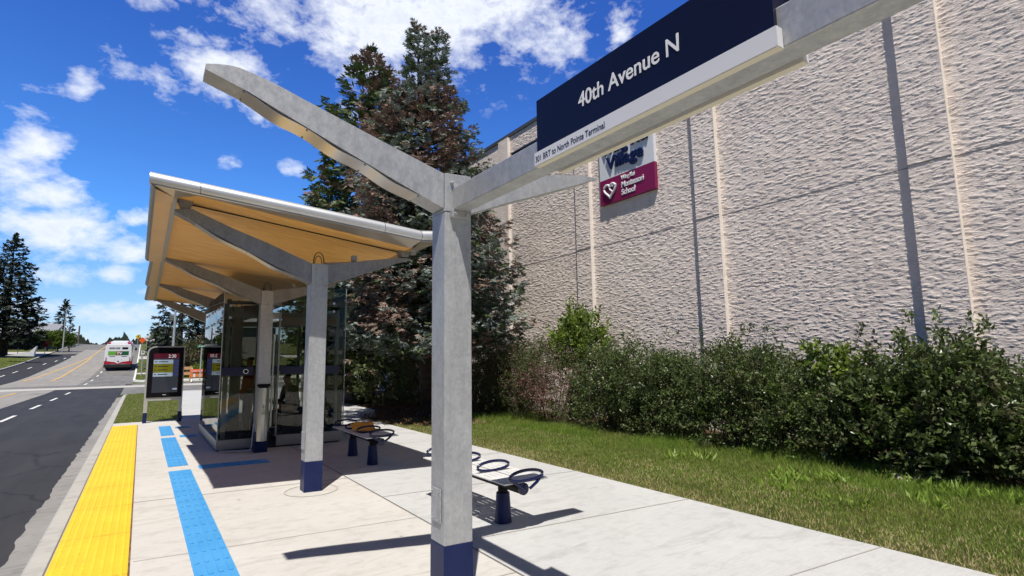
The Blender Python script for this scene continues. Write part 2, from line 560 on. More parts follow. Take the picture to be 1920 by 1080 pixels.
class MB:
    def __init__(s, f=None):
        s.v = []
        s.f = []
        s.m = []
        s.fn = f
        s.cur = 0

    def add(s, vs, fs):
        o = len(s.v)
        for p in vs:
            s.v.append(tuple(s.fn(p)) if s.fn else tuple(p))
        for q in fs:
            s.f.append(tuple(i + o for i in q))
            s.m.append(s.cur)
        return s

    def box(s, a, b):
        x0, y0, z0 = a
        x1, y1, z1 = b
        vs = [(x0, y0, z0), (x1, y0, z0), (x1, y1, z0), (x0, y1, z0), (x0, y0, z1), (x1, y0, z1), (x1, y1, z1), (x0, y1, z1)]
        return s.add(vs, [(0, 3, 2, 1), (4, 5, 6, 7), (0, 1, 5, 4), (1, 2, 6, 5), (2, 3, 7, 6), (3, 0, 4, 7)])

    def prism(s, poly, d, closed=True):
        """polygon (3D points) extruded by vector d"""
        n = len(poly)
        vs = [tuple(p) for p in poly] + [tuple(p[i] + d[i] for i in range(3)) for p in poly]
        fs = [tuple(range(n))[::-1], tuple(range(n, 2 * n))] + [(i, (i + 1) % n, n + (i + 1) % n, n + i) for i in range(n)]
        return s.add(vs, fs)

    def tube(s, pts, r, n=10, caps=True, r1=None):
        pts = [Vector(p) for p in pts]
        k = len(pts)
        rings = []
        up = Vector((0, 0, 1))
        for i, p in enumerate(pts):
            d = (pts[min(i + 1, k - 1)] - pts[max(i - 1, 0)]).normalized()
            a = d.cross(up)
            if a.length < 1e-3:
                a = Vector((1, 0, 0))
            a.normalize()
            b = d.cross(a).normalized()
            rr = r if r1 is None else r + (r1 - r) * i / (k - 1)
            if isinstance(r, (list, tuple)):
                rr = r[i]
            rings.append([p + a * rr * math.cos(2 * math.pi * j / n) + b * rr * math.sin(2 * math.pi * j / n) for j in range(n)])
        vs = [v for ring in rings for v in ring]
        fs = []
        for i in range(k - 1):
            for j in range(n):
                fs.append((i * n + j, i * n + (j + 1) % n, (i + 1) * n + (j + 1) % n, (i + 1) * n + j))
        if caps:
            fs.append(tuple(range(n))[::-1])
            fs.append(tuple((k - 1) * n + j for j in range(n)))
        return s.add(vs, fs)

    def strip(s, rows):
        """rows: list of equal length point lists -> quads"""
        n = len(rows[0])
        vs = [p for r in rows for p in r]
        fs = [(i * n + j, i * n + j + 1, (i + 1) * n + j + 1, (i + 1) * n + j) for i in range(len(rows) - 1) for j in range(n - 1)]
        return s.add(vs, fs)

    def build(s, name, mats, parent=None, smooth=False, bevel=0.0, origin=None):
        me = bpy.data.meshes.new(name)
        vs = s.v
        me.from_pydata(vs, [], s.f)
        ms = mats if isinstance(mats, (list, tuple)) else [mats]
        for m in ms:
            me.materials.append(MAT[m])
        if len(ms) > 1:
            me.polygons.foreach_set('material_index', s.m)
        o = bpy.data.objects.new(name, me)
        COL.objects.link(o)
        bm = bmesh.new()
        bm.from_mesh(me)
        bmesh.ops.recalc_face_normals(bm, faces=bm.faces)
        bm.to_mesh(me)
        bm.free()
        if smooth:
            me.polygons.foreach_set('use_smooth', [True] * len(me.polygons))
            md = o.modifiers.new('edge', 'EDGE_SPLIT')
            md.split_angle = R_(40)
        if bevel:
            md = o.modifiers.new('bevel', 'BEVEL')
            md.width = bevel
            md.segments = 2
            md.limit_method = 'ANGLE'
            md.angle_limit = R_(50)
        if parent is not None:
            o.parent = parent
            o.matrix_parent_inverse = Matrix.Translation(parent.matrix_world.translation).inverted() if parent.type == 'EMPTY' else Matrix()
        return o


def split_build(mb, name, m, parent, **kw):
    """each primitive of mb becomes a part of its own"""
    out = []
    # connected pieces
    par = list(range(len(mb.v)))

    def fnd(i):
        while par[i] != i:
            par[i] = par[par[i]]
            i = par[i]
        return i
    for f in mb.f:
        for q in f[1:]:
            par[fnd(q)] = fnd(f[0])
    groups = {}
    for f in mb.f:
        groups.setdefault(fnd(f[0]), []).append(f)
    for fs in groups.values():
        used = sorted({i for f in fs for i in f})
        ix = {v: i for i, v in enumerate(used)}
        q = MB()
        q.v = [mb.v[i] for i in used]
        q.f = [tuple(ix[i] for i in f) for f in fs]
        q.m = [0] * len(q.f)
        out.append(q.build(name, m, parent, **kw))
    return out


def tag(o, label=None, cat=None, group=None, kind=None):
    if label:
        o['label'] = label
    if cat:
        o['category'] = cat
    if group:
        o['group'] = group
    if kind:
        o['kind'] = kind
    return o


def empty(name, loc, label, cat, group=None):
    o = bpy.data.objects.new(name, None)
    o.empty_display_size = .2
    o.location = loc
    COL.objects.link(o)
    o.matrix_world = Matrix.Translation(loc)
    return tag(o, label, cat, group)


def copy_tree(o, parent=None):
    c = o.copy()
    COL.objects.link(c)
    if parent is not None:
        c.parent = parent
    for ch in list(o.children):
        copy_tree(ch, c)
    return c


def struct(mb, name, m, **kw):
    return tag(mb.build(name, m, **kw), kind='structure')


def text_mesh(name, s, size, m, parent, matrix, sx=1.0, extrude=.002, offset=0.0, align='LEFT', shear=0.0, space=1.0):
    cu = bpy.data.curves.new(name, 'FONT')
    cu.body = s
    cu.size = size
    cu.extrude = extrude
    cu.offset = offset
    cu.align_x = align
    cu.shear = shear
    cu.space_character = space
    tmp = bpy.data.objects.new('tmp', cu)
    COL.objects.link(tmp)
    dg = bpy.context.evaluated_depsgraph_get()
    me = bpy.data.meshes.new_from_object(tmp.evaluated_get(dg))
    bpy.data.objects.remove(tmp)
    me.transform(matrix @ Matrix.Diagonal((sx, 1, 1, 1)))
    me.materials.clear()
    me.materials.append(MAT[m])
    o = bpy.data.objects.new(name, me)
    COL.objects.link(o)
    if parent is not None:
        o.parent = parent
        if parent.type == 'EMPTY':
            o.matrix_parent_inverse = parent.matrix_world.inverted()
    return o


def face_matrix(origin, xdir, up):
    """text lies in the plane spanned by xdir (reading way) and up"""
    x = Vector(xdir).normalized()
    u = Vector(up).normalized()
    n = x.cross(u)
    return Matrix(((x.x, u.x, n.x, origin[0]), (x.y, u.y, n.y, origin[1]), (x.z, u.z, n.z, origin[2]), (0, 0, 0, 1)))


def np_mesh(name, verts, k, matidx, mats, parent=None, smooth=False):
    """verts (N*k,3): N separate faces of k corners"""
    nf = len(verts) // k
    me = bpy.data.meshes.new(name)
    me.vertices.add(len(verts))
    me.vertices.foreach_set('co', np.ascontiguousarray(verts, dtype=np.float32).ravel())
    me.loops.add(nf * k)
    me.loops.foreach_set('vertex_index', np.arange(nf * k, dtype=np.int32))
    me.polygons.add(nf)
    me.polygons.foreach_set('loop_start', np.arange(0, nf * k, k, dtype=np.int32))
    me.polygons.foreach_set('loop_total', np.full(nf, k, dtype=np.int32))
    for m in mats:
        me.materials.append(MAT[m])
    if matidx is not None:
        me.polygons.foreach_set('material_index', np.asarray(matidx, dtype=np.int32))
    me.update(calc_edges=True)
    o = bpy.data.objects.new(name, me)
    COL.objects.link(o)
    if parent is not None:
        o.parent = parent
        if parent.type == 'EMPTY':
            o.matrix_parent_inverse = parent.matrix_world.inverted()
    return o


def zr(y):
    ys = [-200, 0, 42, 48, 56, 62, 68, 75, 90, 110, 130, 150, 165, 200, 400, 900]
    zs = [-.15, -.15, -.15, -.08, .03, .17, .40, .78, 1.6, 2.9, 4.25, 5.5, 6.15, 6.9, 6.5, 5.0]
    return float(np.interp(y, ys, zs))


def ysteps(y0, y1, near=2.0):
    out = [y0]
    y = y0
    brk = [42, 48, 56, 62, 68, 75, 90, 110, 130, 150, 165, 200, 400]
    while y < y1 - 1e-6:
        st = 4.0 if y < 200 else 40
        y = min(y + st, y1)
        out.append(y)
    out = sorted(set(out + [b for b in brk if y0 < b < y1]))
    return out


def ground_strip(x0, x1, y0, y1, dz, nx=2):
    """sheet that follows the road's rise; x0/x1 may be functions of y"""
    rows = []
    for y in ysteps(y0, y1):
        a = x0(y) if callable(x0) else x0
        b = x1(y) if callable(x1) else x1
        rows.append([(a + (b - a) * i / (nx - 1), y, zr(y) + dz) for i in range(nx)])
    return rows


# ------------------------------------------------------------------ ground
mb = MB()
mb.strip([[(x, y, zr(y) - .03) for x in (-900, -60, -13, 0, 12, 60, 900)] for y in [-200, -20] + ysteps(0, 900)[0:]])
mb.strip([[(x, y, zr(min(y, 900)) - .03) for x in (-3000, 3000)] for y in (900, 3500)])
struct(mb, 'ground', 'lawn')

mb = MB()
mb.strip(ground_strip(-12.3, -4.55, -12, 47, 0))
struct(mb, 'old_road', 'asphalt_old')
mb = MB()
mb.strip(ground_strip(-12.3, -.47, 47, 420, 0))
mb.strip([[(x, y, zr(y) + .0) for x in (-.9, 60)] for y in (36.8, 42, 48, 52)])
struct(mb, 'upper_road', 'asphalt_mid')
mb = MB()
mb.strip(ground_strip(-4.55, -.87, -12, 47, 0.0))
struct(mb, 'road', 'asphalt_new')
mb = MB()
mb.strip(ground_strip(-12.3, lambda y: -8.75 + .0 * y, 56, 114, .004))
struct(mb, 'far_lane', 'asphalt_new')
mb = MB()
mb.strip(ground_strip(-8.7, -3.9, 52, 128, .004))
struct(mb, 'median_lane', 'asphalt_old')
mb = MB()
mb.strip(ground_strip(-12.3, -.9, 46.2, 49.0, .009))
mb.strip([[(x, y, zr(y) + .008) for x in (-.9, 60)] for y in (46.2, 48, 49.0)])
struct(mb, 'cross_gutter', 'pale_band')

# markings
mb = MB()
for yc in (3.0, 9.0, 13.3, 18.4, 23.9, 29.5, 35.1, 41.2, 53.5, 59.8, 66.9, 72.5, 81, 89):
    L = 1.25
    mb.strip(ground_strip(-3.52, -3.40, yc - L, yc + L, .012))
for (xc, yc) in ((-10.9, 63.5), (-10.86, 69.8), (-10.75, 75.6), (-10.5, 82.3), (-10.1, 89.9), (-9.6, 96), (-9.25, 102), (-8.85, 107)):
    mb.strip(ground_strip(xc - .06, xc + .06, yc - 1.4, yc + 1.4, .012))
struct(mb, 'lane_markings', 'road_white')
mb = MB()
mb.strip(ground_strip(lambda y: -8.3 + (y - 62) * .042, lambda y: -8.15 + (y - 62) * .042, 62, 104, .012))
mb.strip(ground_strip(-6.3, -6.15, 60, 104, .012))
mb.strip(ground_strip(-6.55, -6.4, 104, 160, .012))
mb.strip([[(-8.3 + .5 * math.sin(a) * 0, 61.2, 0)] for a in (0,)] * 1) if False else None
mb.strip(ground_strip(-8.3, -8.0, 61.7, 62.0, .012))
mb.strip(ground_strip(-8.1, -7.4, 61.0, 61.35, .012))
mb.strip(ground_strip(-6.2, -6.07, -5, 44, .012))
struct(mb, 'yellow_lines', 'road_yellow')

# kerb, gutter pan, platform slab
mb = MB()
rows = []
for y in list(np.arange(-2, 20, .12)) + list(np.arange(20, 34.1, .5)):
    w = .035 * mnoise.noise((0, y * .8, 0)) + .045 * mnoise.noise((3, y * 2.9, 0)) + .02 * mnoise.noise((5, y * 9, 0))
    rows.append([(-.91 + w, y, zr(y) + .007), (-.66, y, zr(y) + .012)])
mb.strip(rows)
struct(mb, 'gutter', 'concrete_gutter')


def kerb_section(path, name, m='concrete_kerb', w=.15, h=.15):
    """path of (x, y, inward normal x, y): top edge towards the lawn side"""
    mb = MB()
    rows = []
    for (x, y, nx, ny) in path:
        z = zr(y)
        rows.append([(x - nx * .02, y - ny * .02, z - .05), (x, y, z + h - .02), (x + nx * .02, y + ny * .02, z + h), (x + nx * w, y + ny * w, z + h), (x + nx * w, y + ny * w, z - .05)])
    mb.strip(rows)
    return struct(mb, name, m)


near = [(-.67, y, 1, 0) for y in np.arange(-8, 33.1, 2.0)]
cx, cy, rr = 1.4, 33.2, 2.07
near += [(cx - rr * math.cos(a), cy + rr * math.sin(a) * 1.3, math.cos(a), -math.sin(a)) for a in np.linspace(.12, math.pi / 2, 9)]
near += [(x, cy + rr * 1.3, 0, -1) for x in (4, 10, 25, 60)]
kerb_section(near, 'kerb')
far = [(60, 53.6, 0, 1), (10, 53.6, 0, 1), (3, 53.6, 0, 1)]
far += [(2.2 - 2.7 * math.sin(a), 56.3 - 2.7 * math.cos(a), math.sin(a), math.cos(a)) for a in np.linspace(.1, math.pi / 2, 8)]
far += [(-.5, y, 1, 0) for y in (60, 64, 68, 72, 75, 80, 90, 100, 110, 130, 150, 170, 200)]
kerb_section(far, 'kerb_beyond', 'white_concrete')
lk = [(-12.3, y, -1, 0) for y in (-5, 10, 30, 36)]
kerb_section([(-12.3, y, -1, 0) for y in (40, 48, 56, 62, 68, 75, 82, 90, 100, 104)], 'far_side_kerb', 'concrete_kerb')
kerb_section([(-12.3, y, -1, 0) for y in (119, 125, 130, 150, 165, 200)], 'far_side_kerb_beyond', 'concrete_kerb')

# platform slab (yellow / plain / right walk) : tops at z 0
mb = MB()
mb.box((-.515, -8, -.3), (2.42, 18.0, 0.0))
struct(mb, 'platform_paving', 'concrete_platform')
mb = MB()
mb.box((2.42, -8, -.3), (5.13, 19.0, -.001))
mb.prism([(2.42, 19.0, -.001), (5.13, 19.0, -.001), (5.13, 46, -.001), (3.3, 46, -.001)], (0, 0, -.2)) if False else None
struct(mb, 'sidewalk', 'concrete_walk')
mb = MB()
mb.prism([(1.05, 18.0, -.012), (2.42, 18.0, -.012), (2.42, 19, -.012), (4.5, 19, -.012), (4.2, 24, -.012), (3.6, 35.8, -.012), (1.75, 35.8, -.012), (1.35, 24, -.012)], (0, 0, -.12))
mb.prism([(5.13, 15, -.012), (5.13, 19, -.012), (4.5, 19, -.012), (4.8, 30, -.012), (6.6, 35.0, -.012), (8.6, 35.0, -.012), (6.6, 26, -.012), (6.2, 15, -.012)], (0, 0, -.12))
struct(mb, 'sidewalk_beyond', 'concrete_walk')
# joints: thin sawn grooves as 4 mm sheets
mb = MB()
mb.add([(2.405, -8, .004), (2.42, -8, .004), (2.42, 18, .004), (2.405, 18, .004)], [(0, 1, 2, 3)])
mb.add([(-.525, -8, .003), (-.512, -8, .003), (-.512, 17.6, .003), (-.525, 17.6, .003)], [(0, 1, 2, 3)])
for y in (1.62, 7.55):
    mb.add([S((-.5, y, .004)), S((2.40, y, .004)), S((2.40, y + .012, .004)), S((-.5, y + .012, .004))], [(0, 1, 2, 3)])
struct(mb, 'paving_joints', 'joint_dark')
mb = MB()
for y in (-.3, 3.55, 5.3, 9.3, 12.1, 14.2):
    mb.add([S((0.04, y, .004)), S((2.40, y, .004)), S((2.40, y + .008, .004)), S((.04, y + .008, .004))], [(0, 1, 2, 3)])
for y in (-1.2, .6, 2.5, 4.4, 6.3, 8.2, 10.1, 12.0, 13.9, 15.8):
    mb.add([S((2.43, y, .003)), S((5.12, y, .003)), S((5.12, y + .014, .003)), S((2.43, y + .014, .003))], [(0, 1, 2, 3)])
struct(mb, 'paving_fine_joints', 'joint_soft')
mb = MB()
for k in range(2):
    r0, r1 = .30, .315
    c = (1.83, 7.08)
    n = 40
    vs = []
    for i in range(n):
        a = 2 * math.pi * i / n
        vs += [(c[0] + r0 * math.cos(a), c[1] + r0 * math.sin(a), .0045), (c[0] + r1 * math.cos(a), c[1] + r1 * math.sin(a), .0045)]
    mb.add(vs, [(2 * i, 2 * i + 1, (2 * i + 3) % (2 * n), (2 * i + 2) % (2 * n)) for i in range(n)])
    break
struct(mb, 'post_footing_ring', 'joint_soft')

# tactile strips
mb = MB()
mb.box((-.505, -4, .0), (.01, 17.15, .012))
rng = random.Random(4)
y = 1.6
for iy in range(250):
    yy = 2.2 + iy * .06
    if yy > 17.1:
        break
    for ix in range(8):
        xx = -.47 + ix * .0625
        r = .019
        vs = []
        for q in range(6):
            a = q * math.pi / 3
            vs.append((xx + r * math.cos(a), yy + r * math.sin(a), .012))
        for q in range(6):
            a = q * math.pi / 3
            vs.append((xx + r * .6 * math.cos(a), yy + r * .6 * math.sin(a), .017))
        mb.add(vs, [(q, (q + 1) % 6, 6 + (q + 1) % 6, 6 + q) for q in range(6)] + [(6, 7, 8, 9, 10, 11)])
struct(mb, 'yellow_tactile_strip', 'tactile_yellow')
mb = MB()
for y in np.arange(1.55, 17, 1.22):
    mb.add([(-.505, y + .05, .0165), (.01, y - .01, .0165), (.01, y - .005, .0165), (-.505, y + .055, .0165)], [(0, 1, 2, 3)])
mb.add([(.011, -4, .005), (.024, -4, .005), (.022, 17.1, .005), (.011, 17.1, .005)], [(0, 1, 2, 3)])
struct(mb, 'yellow_strip_seams', 'orange_board' if False else 'litter')


def blue_strip(mb, x0, x1, y0, y1, cross=False):
    mb.box((x0, y0, 0), (x1, y1, .010))
    if not cross:
        n = 4
        w = (x1 - x0) / n
        y = y0 + .03
        while y < y1 - .25:
            for i in range(n):
                a = x0 + w * (i + .5)
                pts = []
                hw = .017
                L = .25
                pr = [(a + hw * math.cos(t), y + .03 + hw * math.sin(t)) for t in np.linspace(math.pi, 2 * math.pi, 5)] + \
                     [(a + hw * math.cos(t), y + L + hw * math.sin(t)) for t in np.linspace(0, math.pi, 5)]
                mb.prism([(p[0], p[1], .010) for p in pr], (0, 0, .006))
            y += .29
    else:
        n = 5
        w = (y1 - y0) / n
        x = x0 + .03
        while x < x1 - .2:
            for i in range(n):
                b = y0 + w * (i + .5)
                mb.box((x, b - .017, .010), (x + .25, b + .017, .016))
            x += .29


mb = MB()
blue_strip(mb, .425, .705, 1.0, 9.55)
blue_strip(mb, .435, .70, 9.98, 13.75)
blue_strip(mb, .45, .70, 14.2, 16.3)
struct(mb, 'blue_tactile_strip', 'tactile_blue')
mb = MB(S)
blue_strip(mb, .82, 1.78, 9.40, 9.70, True)
blue_strip(mb, .78, 1.12, 13.6, 13.9, True)
blue_strip(mb, .78, 1.12, 15.5, 15.8, True)
struct(mb, 'blue_tactile_cross_strips', 'tactile_blue')

# bed of litter and soil below trees and hedge
mb = MB()
vs = []
poly = [(5.55, 12.4), (6.3, 11.9), (7.3, 11.9), (7.9, 10.8), (8.1, 8), (8.15, 5), (8.3, 1), (8.3, -4), (10.1, -4), (10.1, 34), (7.0, 34), (6.6, 24), (6.3, 17), (5.4, 14.5)]
mb.prism([(p[0], p[1], -.004) for p in poly], (0, 0, -.05))
struct(mb, 'planting_bed', 'soil')
mb = MB()
mb.prism([(5.13, -8, -.022), (8.4, -8, -.022), (8.4, 14, -.022), (5.13, 15, -.022)], (0, 0, -.1))
mb.prism([(-.53, 18.0, -.022), (1.1, 18.0, -.022), (1.35, 24, -.022), (1.75, 35, -.022), (.4, 35.6, -.022), (-.53, 33, -.022)], (0, 0, -.1))
mb.prism([(4.25, 19, -.02), (4.85, 30, -.02), (6.6, 35.4, -.02), (3.6, 35.4, -.02), (4.0, 24, -.02)], (0, 0, -.1))
mb.prism([(8.6, 35.4, -.02), (30, 35.4, -.02), (30, 20, -.02), (6.6, 20, -.02)], (0, 0, -.1))
struct(mb, 'lawn', 'lawn')
mb = MB()
mb.strip([[(x, y, zr(y) + .13) for x in (-.37, 60)] for y in (56, 58, 62, 66)])
mb.strip([[(x, y, zr(y) + .13) for x in (-.37, 60)] for y in (69, 72, 75, 82, 90, 96)])
mb.strip([[(x, y, zr(y) + .13 + .15 * min(1, max(0, x))) for x in (-.37, 1, 60)] for y in (104, 110, 130, 150, 165, 200)])
mb.strip([[(x, y, zr(y) + .13) for x in (-90, -12.4)] for y in (30, 42, 48, 56, 62, 68, 75, 82, 90, 100, 104)])
mb.strip([[(x, y, zr(y) + .13) for x in (-90, -12.4)] for y in (119, 125, 130, 150, 165, 200)])
struct(mb, 'verge', 'lawn')
mb = MB()
mb.strip([[(x, y, zr(y) + .1) for x in (-.5, 30)] for y in (66, 68, 69)])
mb.strip([[(x, y, zr(y) + .1) for x in (-.5, 30)] for y in (96, 100, 104)])
mb.strip([[(x, y, zr(y) + .12) for x in (.3, 60)] for y in (53.8, 55.9)])
mb.strip([[(x, y, zr(y) + .14) for x in (-40, -12.3)] for y in (104, 110, 119)])
mb.strip([[(x, y, zr(y) + .145) for x in (-40, -15.2)] for y in (84, 88)])
struct(mb, 'driveways', 'pale_band')

# ------------------------------------------------------------------ canopy shelter
POST_Y = {1: 3.32, 2: 7.0, 3: 10.5, 4: 14.0, 5: 17.5}
PX0, PX1 = 1.725, 1.93


def post_parts(root, y, zc0, zc1, cover=True, holes=True):
    mb = MB(S)
    mb.box((PX0, y, .36), (PX1, y + .2, zc0 - .006))
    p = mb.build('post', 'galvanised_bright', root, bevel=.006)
    mb = MB(S)
    mb.box((PX0 - .002, y - .002, 0), (PX1 + .002, y + .202, .36))
    mb.build('base_sleeve', 'navy_paint', p, bevel=.004)
    mb = MB(S)
    mb.box((PX0 - .005, y - .005, zc0 - .006), (PX1 + .005, y + .205, zc0 + .004))
    mb.box((PX0 + .002, y - .004, zc0 + .004), (PX1 - .002, y + .204, zc1))
    mb.box((PX0 + .03, y + .02, zc1), (PX1 - .02, y + .18, zc1 + .008))
    for (x, z) in ((PX0 + .05, zc1 - .07),):
        mb.tube([(x, y - .022, z), (x, y - .003, z)], .012, 8)
        mb.tube([(x, y - .03, z), (x, y - .022, z)], .006, 8)
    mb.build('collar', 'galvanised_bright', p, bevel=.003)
    if cover:
        mb = MB(S)
        mb.box((PX0 - .012, y + .035, .50), (PX0 - .003, y + .165, .72))
        for (yy, zz) in ((y + .05, .52), (y + .15, .52), (y + .05, .70), (y + .15, .70)):
            mb.tube([(PX0 - .018, yy, zz), (PX0 - .012, yy, zz)], .007, 8)
        mb.build('cover_plate', 'galvanised_bright', p, bevel=.002)
    return p


def arm(root, y, top, bot, dz=0.0, m='galvanised_shaded', waves=0):
    """tapering box arm of the post, given by its upper and lower edge in elevation"""
    ya, yb = y + .012, y + .188
    x0, x1 = top[0][0], top[-1][0]
    n = 26
    tx, tz = [p[0] for p in top], [p[1] + dz * (abs(p[0] - x0) / abs(x1 - x0)) for p in top]
    bx, bz_ = [p[0] for p in bot], [p[1] + dz * (abs(p[0] - x0) / abs(x1 - x0)) for p in bot]
    if x1 < x0:
        tx, tz, bx, bz_ = tx[::-1], tz[::-1], bx[::-1], bz_[::-1]
    zt_ = lambda x: float(np.interp(x, tx, tz))
    zb_ = lambda x: min(float(np.interp(x, bx, bz_)), zt_(x) - .005)
    rows = []
    for i in range(n + 1):
        x = x0 + (x1 - x0) * i / n
        rows.append([(x, ya, zb_(x)), (x, ya, zt_(x)), (x, yb, zt_(x)), (x, yb, zb_(x)), (x, ya, zb_(x))])
    mb = MB(S)
    mb.strip(rows)
    mb.add(rows[-1][:4], [(0, 1, 2, 3)])
    a = mb.build('arm', m, root)
    if waves:
        t0, t1 = .12, .86
        mb = MB(S)
        rows = []
        k = 66
        for i in range(k + 1):
            x = x0 + (x1 - x0) * (t0 + (t1 - t0) * i / k)
            dzz = -.004 - .008 * (1 - math.cos(i / k * 2 * math.pi * waves))
            z = zb_(x) + dzz
            rows.append([(x, ya + .004, z), (x, yb - .004, z), (x, yb - .004, z - .003), (x, ya + .004, z - .003), (x, ya + .004, z)])
        mb.strip(rows)
        mb.build('soffit_strip', 'polished_plate', a, smooth=True)
        mb = MB(S)
        for i in range(waves + 1):
            x = x0 + (x1 - x0) * (t0 + (t1 - t0) * i / waves)
            for yy in (ya + .02, yb - .02):
                mb.tube([(x, yy, zb_(x) - .014), (x, yy, zb_(x) + .003)], .006, 8)
        split_build(mb, 'bolt', 'trim_grey', a)
    return a


L_TOP = [(1.724, 2.835), (1.206, 3.044), (.831, 3.178), (.43, 3.345), (.385, 3.366), (.30, 3.362), (.212, 3.336)]
L_BOT = [(1.724, 2.580), (1.313, 2.758), (.914, 2.950), (.623, 3.095), (.427, 3.205), (.212, 3.312)]
R_TOP = [(1.931, 2.832), (2.442, 2.925), (2.85, 2.990), (2.95, 2.994), (3.03, 2.986)]
R_BOT = [(1.931, 2.578), (2.228, 2.679), (2.67, 2.844), (2.902, 2.942), (3.03, 2.978)]
GL_TOP = [(1.724, 2.930), (1.264, 3.098), (.782, 3.278), (.603, 3.348), (.458, 3.392), (.383, 3.408), (.31, 3.409), (.212, 3.388)]
GL_BOT = [(1.724, 2.672), (1.475, 2.779), (1.108, 2.949), (.778, 3.103), (.438, 3.266), (.212, 3.352)]
GR_TOP = [(1.931, 2.86), (2.296, 2.970), (2.491, 3.030), (2.80, 3.081), (2.963, 3.096), (3.095, 3.096)]
GR_BOT = [(1.931, 2.655), (2.293, 2.796), (2.488, 2.864), (2.744, 2.958), (2.906, 3.018), (3.095, 3.090)]
shelter = empty('bus_shelter', (1.82, 12, 0), 'long bus shelter with a folded wood-lined canopy on grey steel Y-shaped posts', 'bus shelter')
Zc = {2: (2.57, 2.83), 3: (2.62, 2.87), 4: (2.62, 2.87), 5: (2.62, 2.87)}
for k in (2, 3, 4, 5):
    y = POST_Y[k]
    p = post_parts(shelter, y, *Zc[k])
    dz = {2: 0, 3: -.01, 4: -.03, 5: -.03}[k]
    up_ = Zc[k][0] - 2.57
    arm(p, y, [(q[0], q[1] + up_ * (q[0] - .2) / 1.5) for q in L_TOP], [(q[0], q[1] + up_ * (q[0] - .2) / 1.5) for q in L_BOT], dz + .035, waves=2)
    arm(p, y, [(q[0], q[1] + up_) for q in R_TOP], [(q[0], q[1] + up_) for q in R_BOT], dz)
    # roof saddle blocks, cable loop and drain
    mb = MB(S)
    for (x, z0, z1) in ((.27, 3.40 + dz, 3.50), (2.90, 3.01 + dz, 3.10)):
        mb.prism([(x, y + .02, z0), (x + .10, y + .02, z0), (x + .13, y + .02, z1), (x - .03, y + .02, z1)], (0, .12, 0))
    split_build(mb, 'saddle_block', 'galvanised_shaded', p, bevel=.004)
    mb = MB(S)
    zc1 = Zc[k][1]
    pts = [(PX0 + .045 + .065 * (1 - math.cos(t)), y + .1, zc1 + .17 * math.sin(t) ** .7) for t in np.linspace(0, math.pi, 14)]
    mb.tube(pts, .006, 6)
    pts = [(PX0 + .07 + .045 * (1 - math.cos(t)), y + .14, zc1 + .13 * math.sin(t) ** .7) for t in np.linspace(0, math.pi, 12)]
    mb.tube(pts, .005, 6)
    split_build(mb, 'cable_loop', 'black_cable', p, smooth=True)
    mb = MB(S)
    mb.tube([(PX1 - .03, y + .1, zc1 + .02), (PX1 + .5, y + .1, zc1 + .075), (2.75, y + .1, zc1 + .13), (3.0, y + .1, zc1 + .15)], .02, 8)
    mb.box((2.25, y + .07, zc1 + .085), (2.31, y + .13, zc1 + .16))
    mb.build('conduit', 'trim_grey', p, smooth=True)

# device cover on the second canopy post
mb = MB(S)
yy = POST_Y[3]
prof = [(PX0 + .015, yy - .004)] + [(1.828 + .085 * math.cos(a), yy - .004 - .075 * math.sin(a)) for a in np.linspace(math.pi, 0, 12)] + [(PX1 - .015, yy - .004)]
mb.prism([(a, b, .2) for a, b in prof], (0, 0, .92))
cv = mb.build('rounded_cover', 'stainless', shelter, smooth=True)
mb = MB(S)
prof = [(1.828 + .078 * math.cos(a), yy - .006 - .068 * math.sin(a)) for a in np.linspace(math.pi, 0, 12)]
mb.prism([(a, b, 1.12) for a, b in prof], (0, 0, .018))
mb.box((PX0 - .004, yy - .012, 1.14), (PX1 + .004, yy - .003, 1.19))
mb.build('cover_cap', 'black_steel', cv)
mb = MB(S)
xx, zz = 1.828, .72
for (x0, z0, x1, z1) in ((0, .09, 0, .03), (-.025, .075, 0, .055), (.025, .075, 0, .055), (0, .03, -.022, -.005), (0, .03, .022, -.005), (-.025, -.02, .025, -.02), (-.025, -.035, .025, -.035), (-.025, -.05, .025, -.05)):
    mb.tube([(xx + x0, yy - .082, zz + z0), (xx + x1, yy - .082, zz + z1)], .0035, 6)
mb.tube([(xx, yy - .084, zz + .1), (xx, yy - .079, zz + .1)], .011, 10)
mb.build('pictogram', 'black_steel', cv)
# cable tube to the glass box
mb = MB(S)
mb.tube([(PX0 - .01, yy + .1, .5), (PX0 - .03, yy + .1, .1), (PX0 - .06, yy + .12, .04), (1.38, yy + .25, .03), (1.22, yy + .33, .03)], .014, 8)
mb.build('conduit', 'pole_steel', shelter, smooth=True)

